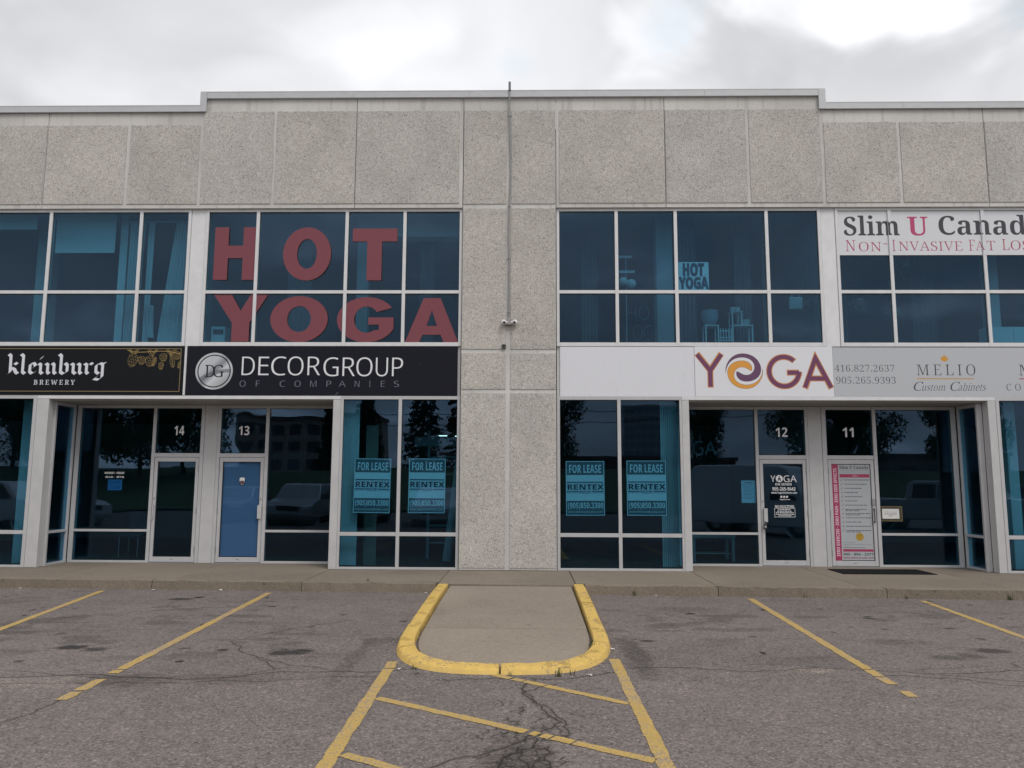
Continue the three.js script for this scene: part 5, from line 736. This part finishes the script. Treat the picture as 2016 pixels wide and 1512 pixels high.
  // ladder, trestle and props left in the empty unit
  { const t = thing('step_ladder', 'pale step ladder inside the empty unit left of the pier', 'ladder', [-1.75, 0.16, -2.0]); const m = std(0.35, 0.37, 0.38, 0.6); for (const s of [-1, 1]) mesh('rail', bx(s * 0.32 - 0.03, s * 0.32 + 0.03, 0.001, 2.7, -0.05, 0.05), m, t); for (let i = 0; i < 7; i++) mesh('rung', bx(-0.29, 0.29, 0.3 + i * 0.36, 0.34 + i * 0.36, -0.04, 0.04), m, t); mesh('top', bx(-0.62, 0.62, 2.35, 2.55, 0.06, 0.12), m, t); }
  { const t = thing('roll', 'long pale roll leaning inside the empty unit left of the pier', 'roll', [-1.6, 0.16, -1.3]); mesh('roll', cyl(0.09, 0.09, 2.8, 14).translate(0, 1.42, 0).rotateZ(-0.12), M.cloth, t); }
  { const t = thing('roll', 'narrow board leaning behind the blind in the window left of the pier', 'board', [-3.02, 0.16, -0.6]); mesh('board', bx(-0.12, 0.12, 0.001, 2.7, -0.02, 0.02), std(0.2, 0.2, 0.16, 0.8), t); }
  { const t = thing('side_table', 'low table with a magazine inside the window left of door 12', 'table', [3.85, 0.16, -1.9]); const m = std(0.25, 0.25, 0.24, 0.6); mesh('top', rbx(-0.45, 0.45, 0.48, 0.54, -0.3, 0.3, 0.01), m, t); for (const [x, z] of [[-0.4, -0.25], [0.4, -0.25], [-0.4, 0.25], [0.4, 0.25]]) mesh('leg', bx(x - 0.03, x + 0.03, 0.001, 0.48, z - 0.03, z + 0.03), m, t); mesh('shelf', bx(-0.36, 0.36, 0.15, 0.17, -0.21, 0.21), m, t); }
  { const t = thing('desk_chair', 'dark chair inside the window left of door 14', 'chair', [-8.45, 0.16, -2.2]); const m = std(0.05, 0.06, 0.07, 0.7); mesh('seat', rbx(-0.25, 0.25, 0.40, 0.47, -0.24, 0.24, 0.03), m, t); mesh('backrest', rbx(-0.23, 0.23, 0.5, 0.95, -0.26, -0.2, 0.03), m, t); for (const [x, z] of [[-0.2, -0.2], [0.2, -0.2], [-0.2, 0.2], [0.2, 0.2]]) mesh('leg', cyl(0.014, 0.014, 0.4, 8).translate(x, 0.2, z), M.steel, t); }
  { const t = thing('cabinet', 'low teal cabinet upstairs at the right edge', 'cabinet', [9.4, 4.411, -0.40]); mesh('body', rbx(-0.5, 0.45, 0.001, 0.36, -0.16, 0.16, 0.01), M.whiteIn, t); mesh('door', bx(-0.02, 0.42, 0.02, 0.34, 0.161, 0.17), M.whiteIn, t); }
  { const t = thing('wall_board', 'dark notice board hanging behind the transom numbered 13', 'board', [-4.95, 1.95, -1.6]); mesh('board', bx(-0.35, 0.3, 0, 0.45, -0.02, 0.02), M.dark, t); mesh('cord', bx(-0.004, 0.004, 0.45, 1.39, -0.004, 0.004), M.dark, t); }
  // two lit hanging fittings in the empty unit
  [['lit strip light nearer the pier in the empty left unit', -2.15, -5.4], ['lit strip light deeper inside the empty left unit', -1.75, -5.6]].forEach(([l, x, z]) => { const t = thing('ceiling_light', l, 'ceiling light', [x, 2.92, z], 'strip lights in the empty unit'); mesh('housing', bx(-0.17, 0.17, 0.02, 0.08, -0.08, 0.08), M.whiteIn, t); mesh('rod', bx(-0.006, 0.006, 0.08, 0.42, -0.006, 0.006), M.whiteIn, t); mesh('diffuser', bx(-0.10, 0.10, 0, 0.02, -0.06, 0.06), new THREE.MeshStandardMaterial({ color: 0xffffff, emissive: 0xfff4e0, emissiveIntensity: 2.2 }), t); const lamp = new THREE.RectAreaLight(0xfff4e0, 2.2, 0.2, 0.12); lamp.position.set(0, -0.01, 0); lamp.rotation.x = -Math.PI / 2; t.add(lamp); });
}
// ---------- across the lot, seen mirrored in the glass ----------
{
  const lawnTex = dataTex(256, 256, (i, j, o) => { const u = i / 256, v = j / 256, k = 0.8 + 0.6 * (pfbm(u, v, 6, 501, 5) - 0.5) + 0.4 * (pn(u * 128, v * 128, 128, 502) - 0.5); o[0] = 0.055 * k; o[1] = 0.085 * k; o[2] = 0.028 * k; }, true, [0.2, 0.2]);
  const n = 40, m = 14, pos = [], idx = []; for (let j = 0; j <= m; j++) for (let i = 0; i <= n; i++) { const x = -90 + (180 * i) / n, t = j / m, z = 26 + t * 40; pos.push(x, 0.1 + 2.6 * sstep(0, 0.55, t) + 0.5 * (fbm(x / 14, z / 9, 601, 3) - 0.5) * sstep(0, 0.3, t), z); }
  for (let j = 0; j < m; j++) for (let i = 0; i < n; i++) { const p = j * (n + 1) + i; idx.push(p, p + n + 1, p + 1, p + 1, p + n + 1, p + n + 2); }
  const g = new THREE.BufferGeometry(); g.setAttribute('position', new THREE.Float32BufferAttribute(pos, 3)); g.setIndex(idx); g.computeVertexNormals();
  meta(mesh('lawn', uvm(g), new THREE.MeshStandardMaterial({ map: lawnTex, roughness: 0.95 })), 'grassy bank across the lot behind the camera', 'lawn', null, 'structure');
  const road = mesh('road', flat(-200, 200, 66.2, 80, 0.3), std(0.06, 0.06, 0.06, 0.9)); meta(road, 'road beyond the grassy bank', 'road', null, 'structure');
}
const bark = std(0.07, 0.055, 0.04, 0.95), needle = std(0.03, 0.05, 0.028, 0.9, { side: THREE.DoubleSide }), leafM = std(0.04, 0.07, 0.022, 0.9, { side: THREE.DoubleSide });
const groundY = (x, z) => 0.1 + 2.6 * sstep(0, 0.55, (z - 26) / 40) + 0.5 * (fbm(x / 14, z / 9, 601, 3) - 0.5) * sstep(0, 0.3, (z - 26) / 40);
function leaves(n, seed, place, size) { const r = rng(seed), pos = [], nor = [], v = new THREE.Vector3(), e = new THREE.Euler(), q = new THREE.Quaternion(); for (let i = 0; i < n; i++) { const c = place(r); if (!c) continue; q.setFromEuler(e.set(r() * 6.3, r() * 6.3, r() * 6.3)); const s = size * (0.6 + 0.8 * r()); const k = [[-s, -s * 0.5, 0], [s, -s * 0.3, 0], [0, s * 0.8, 0]].map((p) => v.set(...p).applyQuaternion(q).add(c).toArray()); pos.push(...k.flat()); } const g = new THREE.BufferGeometry(); g.setAttribute('position', new THREE.Float32BufferAttribute(pos, 3)); g.computeVertexNormals(); return g; }
function conifer(x, z, h, label, seed) {
  const y = groundY(x, z) - 0.1, t = thing('spruce_tree', label, 'tree', [x, y, z], 'spruces on the grassy bank'); mesh('trunk', cyl(0.05, 0.2, h, 10).translate(0, h / 2, 0), bark, t);
  const tiers = Math.round(h * 2.2); mesh('crown', leaves(9000, seed, (r) => { const k = Math.floor(r() * tiers), a = hash(k, Math.floor(r() * 13), seed) * 6.28 + (r() - 0.5) * 0.3, f = 1 - k / tiers, R = (0.2 + 0.30 * h * 0.62 * Math.pow(f, 0.85)) * (0.75 + 0.5 * hash(k, Math.floor(a * 2), seed + 3)), d = R * Math.sqrt(r()); return new THREE.Vector3(Math.cos(a) * d, h * (0.06 + 0.94 * (k / tiers)) - d * 0.28 + (hash(k, Math.floor(a * 5), seed + 8) - 0.5) * 0.7 + (r() - 0.5) * 0.16, Math.sin(a) * d); }, 0.13), needle, t);
}
conifer(-13.0, 48, 7.2, 'leftmost spruce across the lot', 701); conifer(-8.6, 50, 9.6, 'tallest spruce across the lot', 702); conifer(-5.2, 47, 8.4, 'right-hand spruce across the lot', 703); conifer(-17.5, 52, 6.2, 'small spruce at the end of the row', 704);
function broadleaf(x, z, h, R, label, seed) {
  const y = groundY(x, z) - 0.1, t = thing('leafy_tree', label, 'tree', [x, y, z], 'leafy trees on the grassy bank'), r = rng(seed + 9);
  const limbs = [cyl(0.09, 0.17, h * 0.55, 10).translate(0, h * 0.275, 0)], cl = [];
  for (let i = 0; i < 14; i++) { const a = r() * 6.28, up = 0.24 + 0.7 * r(), d = R * (0.3 + 0.6 * r()); const tip = new THREE.Vector3(Math.cos(a) * d, h * up, Math.sin(a) * d); cl.push([tip, R * (0.35 + 0.25 * r())]); limbs.push(tubePts([[0, h * 0.38, 0], [tip.x * 0.5, h * (0.38 + (up - 0.38) * 0.6), tip.z * 0.5], tip.toArray()], 0.05, 8, 6)); }
  cl.push([new THREE.Vector3(0, h * 0.85, 0), R * 0.5]);
  mesh('trunk', merge(limbs), bark, t);
  mesh('crown', leaves(11000, seed, (q) => { const [c, rad] = cl[Math.floor(q() * cl.length)]; const u = new THREE.Vector3(q() - 0.5, q() - 0.5, q() - 0.5).normalize().multiplyScalar(rad * Math.pow(q(), 0.45)); return u.add(c); }, 0.042 * R), leafM, t);
}
broadleaf(1.6, 46, 5.6, 2.6, 'leafy tree opposite the pier', 801); broadleaf(14.0, 48, 6.6, 2.4, 'leafy tree beside the tall dark sign', 802); broadleaf(21.5, 44, 6.8, 2.7, 'leafy tree right of the pylon sign', 803); broadleaf(26.8, 46, 6.6, 2.9, 'leafy tree second from the pylon sign', 804); broadleaf(-40, 45, 6.2, 3.0, 'leafy tree at the far left across the lot', 805); broadleaf(38, 52, 6.0, 2.8, 'leafy tree at the far right across the lot', 806); broadleaf(-25.6, 41, 8.2, 3.2, 'leafy tree left of the spruces', 807); broadleaf(-29.5, 42, 8.5, 3.4, 'tall leafy tree second left of the spruces', 808); broadleaf(-35, 44, 8.8, 3.6, 'tallest leafy tree, left of door 14 in the glass', 809); broadleaf(-47, 44, 8.0, 3.6, 'tall leafy tree at the outer left across the lot', 810);
{ // pylon sign, poles and wire
  const t = thing('pylon_sign', 'tall dark pylon sign across the lot', 'sign', [15.6, groundY(15.6, 50) - 0.1, 50]); mesh('slab', rbx(-0.55, 0.55, 0.3, 5.2, -0.18, 0.18, 0.03), std(0.07, 0.07, 0.075, 0.5), t); mesh('base', bx(-0.7, 0.7, 0, 0.3, -0.3, 0.3), M.smooth, t);
  const wires = [[-60, 8.2], [34, 8.6], [110, 8.4]]; for (const [x, h] of wires.slice(0, 2)) { const p = thing('utility_pole', x < 0 ? 'wooden utility pole far to the left across the lot' : 'wooden utility pole to the right across the lot', 'utility pole', [x, groundY(x, 62) - 0.2, 62], 'utility poles across the lot'); mesh('pole', cyl(0.12, 0.17, h, 12).translate(0, h / 2, 0), bark, p); mesh('crossarm', bx(-1.0, 1.0, h - 0.7, h - 0.56, -0.06, 0.06), bark, p); }
  const w = thing('overhead_wire', 'black overhead wire sagging between the utility poles', 'wire', [0, 0, 62]); for (const o of [0, -1.1]) mesh('cable', tubePts([[-60, 9.9 + o, 0], [-36, 8.7 + o, 0], [-12, 8.1 + o, 0], [10, 8.6 + o, 0], [34, 10.3 + o, 0]], 0.035, 60, 6), M.dark, w);
}
// far buildings
function block(name, label, x0, x1, z, depth, y1, wall, floors, colsN, win, roof, y0 = 0) {
  const t = thing(name, label, 'building', [(x0 + x1) / 2, y0, z]); const w = (x1 - x0) / 2; mesh('wall', bx(-w, w, 0, y1, 0, depth), wall, t); mesh('roof', bx(-w - 0.3, w + 0.3, y1, y1 + 0.5, -0.3, depth + 0.3), roof, t);
  const fh = (y1 - 0.6) / floors, cw = (2 * w) / colsN; for (let f = 0; f < floors; f++) for (let c = 0; c < colsN; c++) mesh('window', bx(-w + cw * (c + 0.18), -w + cw * (c + 0.82), 0.6 + fh * f + fh * 0.12, 0.6 + fh * f + fh * 0.72, -0.06, 0.05), win, t);
}
const winM = std(0.03, 0.035, 0.045, 0.08), winB = std(0.10, 0.16, 0.22, 0.06);
block('office_tower', 'pale glass office block far across the road', 34, 53, 255, 16, 27, std(0.3, 0.34, 0.38, 0.5), 9, 9, winB, M.smooth);
block('hotel_building', 'beige hotel block across the road at left', -46, -24, 105, 14, 11.4, std(0.32, 0.29, 0.25, 0.9), 4, 8, winM, std(0.12, 0.1, 0.09, 0.8));
block('low_shop', 'low red-brown shop building across the road', 2, 30, 96, 12, 4.6, std(0.14, 0.06, 0.045, 0.9), 1, 8, winM, std(0.1, 0.07, 0.06, 0.8));
block('low_shop', 'low grey shop building across the road at far right', 40, 66, 92, 14, 5.2, std(0.2, 0.19, 0.17, 0.9), 1, 7, winM, std(0.08, 0.08, 0.085, 0.8));
// ---------- parked vehicles opposite, out of the frame ----------
function vehicle(name, label, x, z, turn, spec) {
  const { prof, glass, L, W, color, wheelR = 0.34, wb, truckBed } = spec, t = thing(name, label, 'vehicle', [x, 0, z], 'vehicles parked across the aisle'); t.rotation.y = turn;
  const paint = new THREE.MeshPhysicalMaterial({ color: new THREE.Color().setRGB(...color), roughness: 0.35, clearcoat: 0.8, clearcoatRoughness: 0.05 });
  const sh = new THREE.Shape(prof.map((p) => new THREE.Vector2(...p)));
  for (const cx of wb) { const h = new THREE.Path(); h.absarc(cx, wheelR, wheelR + 0.05, 0, Math.PI * 2); sh.holes.push(h); }
  const body = new THREE.ExtrudeGeometry(sh, { depth: W - 0.16, bevelEnabled: true, bevelThickness: 0.08, bevelSize: 0.06, bevelOffset: -0.06, bevelSegments: 4 }).translate(-L / 2, 0, -(W - 0.16) / 2);
  const p = body.attributes.position; for (let i = 0; i < p.count; i++) { const y = p.getY(i), k = 1 - (spec.tumble ?? 0.16) * sstep(spec.belt, spec.belt + 0.75, y); p.setZ(i, p.getZ(i) * k); } body.computeVertexNormals();
  mesh('body', body, paint, t);
  const gl = std(0.015, 0.017, 0.02, 0.04);
  for (const s of [-1, 1]) for (const poly of glass) { const g = new THREE.ShapeGeometry(new THREE.Shape(poly.map((q) => new THREE.Vector2(...q)))).translate(-L / 2, 0, 0); const q = g.attributes.position; for (let i = 0; i < q.count; i++) { const k = 1 - (spec.tumble ?? 0.16) * sstep(spec.belt, spec.belt + 0.75, q.getY(i)); q.setZ(i, s * (W / 2 * k + 0.006)); } if (s < 0) { const ix = g.index.array; for (let i = 0; i < ix.length; i += 3) { const a = ix[i]; ix[i] = ix[i + 1]; ix[i + 1] = a; } } g.computeVertexNormals(); mesh('side_window', g, gl, t); }
  for (const [a, b] of spec.screens) { const dx = b[0] - a[0], dy = b[1] - a[1], l = Math.hypot(dx, dy), nx = -dy / l * 0.012, ny = dx / l * 0.012, k1 = W / 2 * (1 - (spec.tumble ?? 0.16) * sstep(spec.belt, spec.belt + 0.75, a[1])) - 0.14, k2 = W / 2 * (1 - (spec.tumble ?? 0.16) * sstep(spec.belt, spec.belt + 0.75, b[1])) - 0.14; const g = new THREE.BufferGeometry(); g.setAttribute('position', new THREE.Float32BufferAttribute([a[0] + nx - L / 2, a[1] + ny, -k1, a[0] + nx - L / 2, a[1] + ny, k1, b[0] + nx - L / 2, b[1] + ny, k2, b[0] + nx - L / 2, b[1] + ny, -k2], 3)); g.setIndex([0, 1, 2, 0, 2, 3]); g.computeVertexNormals(); gl.side = THREE.DoubleSide; mesh('windscreen', g, gl, t); }
  for (const cx of wb) for (const s of [-1, 1]) { const w = grp('wheel', t); w.position.set(cx - L / 2, wheelR, s * (W / 2 - 0.12)); mesh('tyre', new THREE.TorusGeometry(wheelR - 0.09, 0.09, 10, 28), M.rubber, w); mesh('rim', cyl(wheelR - 0.11, wheelR - 0.11, 0.12, 20).rotateX(Math.PI / 2), std(0.4, 0.4, 0.41, 0.3, { metalness: 0.7 }), w); }
  const [hf, hr] = spec.lampY; for (const s of [-1, 1]) { mesh('headlight', rbx(L / 2 - 0.10, L / 2 - 0.015, hf - 0.07, hf + 0.07, s * W * 0.36 - 0.17, s * W * 0.36 + 0.17, 0.03), std(0.75, 0.76, 0.78, 0.1), t); mesh('tail_light', rbx(-L / 2 + 0.01, -L / 2 + 0.06, hr - 0.12, hr + 0.12, s * W * 0.4 - 0.1, s * W * 0.4 + 0.1, 0.02), std(0.35, 0.01, 0.01, 0.2), t); }
  mesh('grille', rbx(L / 2 - 0.06, L / 2 - 0.004, hf - 0.16, hf + 0.04, -W * 0.24, W * 0.24, 0.02), M.dark, t);
  return t;
}
const SUV = { L: 4.6, W: 1.85, belt: 0.95, wb: [0.95, 3.65], lampY: [0.75, 0.95], prof: [[0.05, 0.3], [0, 0.6], [0.06, 1.05], [0.3, 1.55], [0.6, 1.66], [2.4, 1.68], [2.75, 1.6], [3.35, 1.08], [4.3, 0.95], [4.58, 0.8], [4.6, 0.45], [4.5, 0.28]], glass: [[[0.42, 1.08], [0.55, 1.52], [1.35, 1.56], [1.35, 1.06]], [[1.43, 1.06], [1.43, 1.56], [2.5, 1.56], [3.15, 1.08]]], screens: [[[3.28, 1.12], [2.80, 1.56]], [[0.34, 1.5], [0.12, 1.1]]] };
const SEDAN = { L: 4.6, W: 1.8, belt: 0.85, wheelR: 0.32, wb: [0.95, 3.7], lampY: [0.65, 0.8], prof: [[0.05, 0.28], [0, 0.7], [0.1, 0.95], [0.75, 1.02], [1.35, 1.40], [1.7, 1.45], [2.5, 1.44], [2.85, 1.36], [3.5, 0.96], [4.4, 0.8], [4.6, 0.62], [4.58, 0.3], [4.5, 0.25]], glass: [[[1.05, 0.98], [1.45, 1.36], [1.95, 1.38], [1.95, 0.97]], [[2.03, 0.97], [2.03, 1.38], [2.6, 1.36], [3.25, 0.97]]], screens: [[[3.42, 1.0], [2.88, 1.34]], [[1.32, 1.37], [0.82, 1.04]]] };
const VAN = { L: 4.9, W: 1.95, belt: 1.05, tumble: 0.1, wb: [1.0, 4.0], lampY: [0.85, 1.05], prof: [[0.05, 0.32], [0, 0.55], [0.02, 2.1], [0.15, 2.3], [0.4, 2.36], [3.3, 2.36], [3.65, 2.24], [4.25, 1.3], [4.75, 1.08], [4.9, 0.9], [4.9, 0.45], [4.8, 0.3]], glass: [[[3.1, 1.2], [3.1, 1.8], [3.62, 1.8], [4.0, 1.2]]], screens: [[[4.2, 1.37], [3.74, 2.1]]] };
const PICKUP = { L: 5.6, W: 1.95, belt: 1.1, wheelR: 0.4, wb: [1.1, 4.5], lampY: [0.95, 1.05], prof: [[0.05, 0.42], [0, 0.7], [0.02, 1.18], [2.0, 1.18], [2.08, 1.75], [2.3, 1.85], [3.5, 1.85], [3.75, 1.76], [4.25, 1.25], [5.35, 1.15], [5.58, 1.0], [5.6, 0.5], [5.5, 0.4]], glass: [[[2.25, 1.22], [2.28, 1.7], [3.0, 1.74], [3.0, 1.22]], [[3.08, 1.22], [3.08, 1.74], [3.55, 1.74], [4.0, 1.24]]], screens: [[[4.18, 1.3], [3.8, 1.72]]] };
const wht = [0.62, 0.62, 0.63], blk = [0.012, 0.012, 0.014], gry = [0.12, 0.125, 0.13], slv = [0.38, 0.39, 0.4];
vehicle('cargo_van', 'white high-roof cargo van parked beside the camera', 8.4, 11.2, 0.75, { ...VAN, color: [0.78, 0.78, 0.79] });
vehicle('pickup_truck', 'silver pickup truck parked right of the van', 15.6, 13.6, 0.7, { ...PICKUP, color: slv });
vehicle('parked_car', 'white sedan parked close behind the camera at left', -3.4, 16.6, Math.PI / 2, { ...SEDAN, color: wht });
vehicle('parked_car', 'black sport utility car parked left of the white sedan', -6.6, 16.4, -Math.PI / 2, { ...SUV, color: blk });
vehicle('parked_car', 'grey sedan parked second to the left of the black car', -12.2, 16.6, Math.PI / 2, { ...SEDAN, color: gry });
vehicle('parked_car', 'silver sport utility car between the black car and the grey sedan', -9.4, 16.6, Math.PI / 2, { ...SUV, color: slv });
vehicle('parked_car', 'white sport utility car parked at the far left', -18.6, 13.6, 0.3, { ...SUV, color: wht });
vehicle('parked_car', 'dark grey sport utility car parked at the far right', 20.5, 15.5, Math.PI / 2, { ...SUV, color: gry });

scene.traverse((o) => { if (o.isMesh) { o.castShadow = true; o.receiveShadow = true; } });
renderer.render(scene, camera);
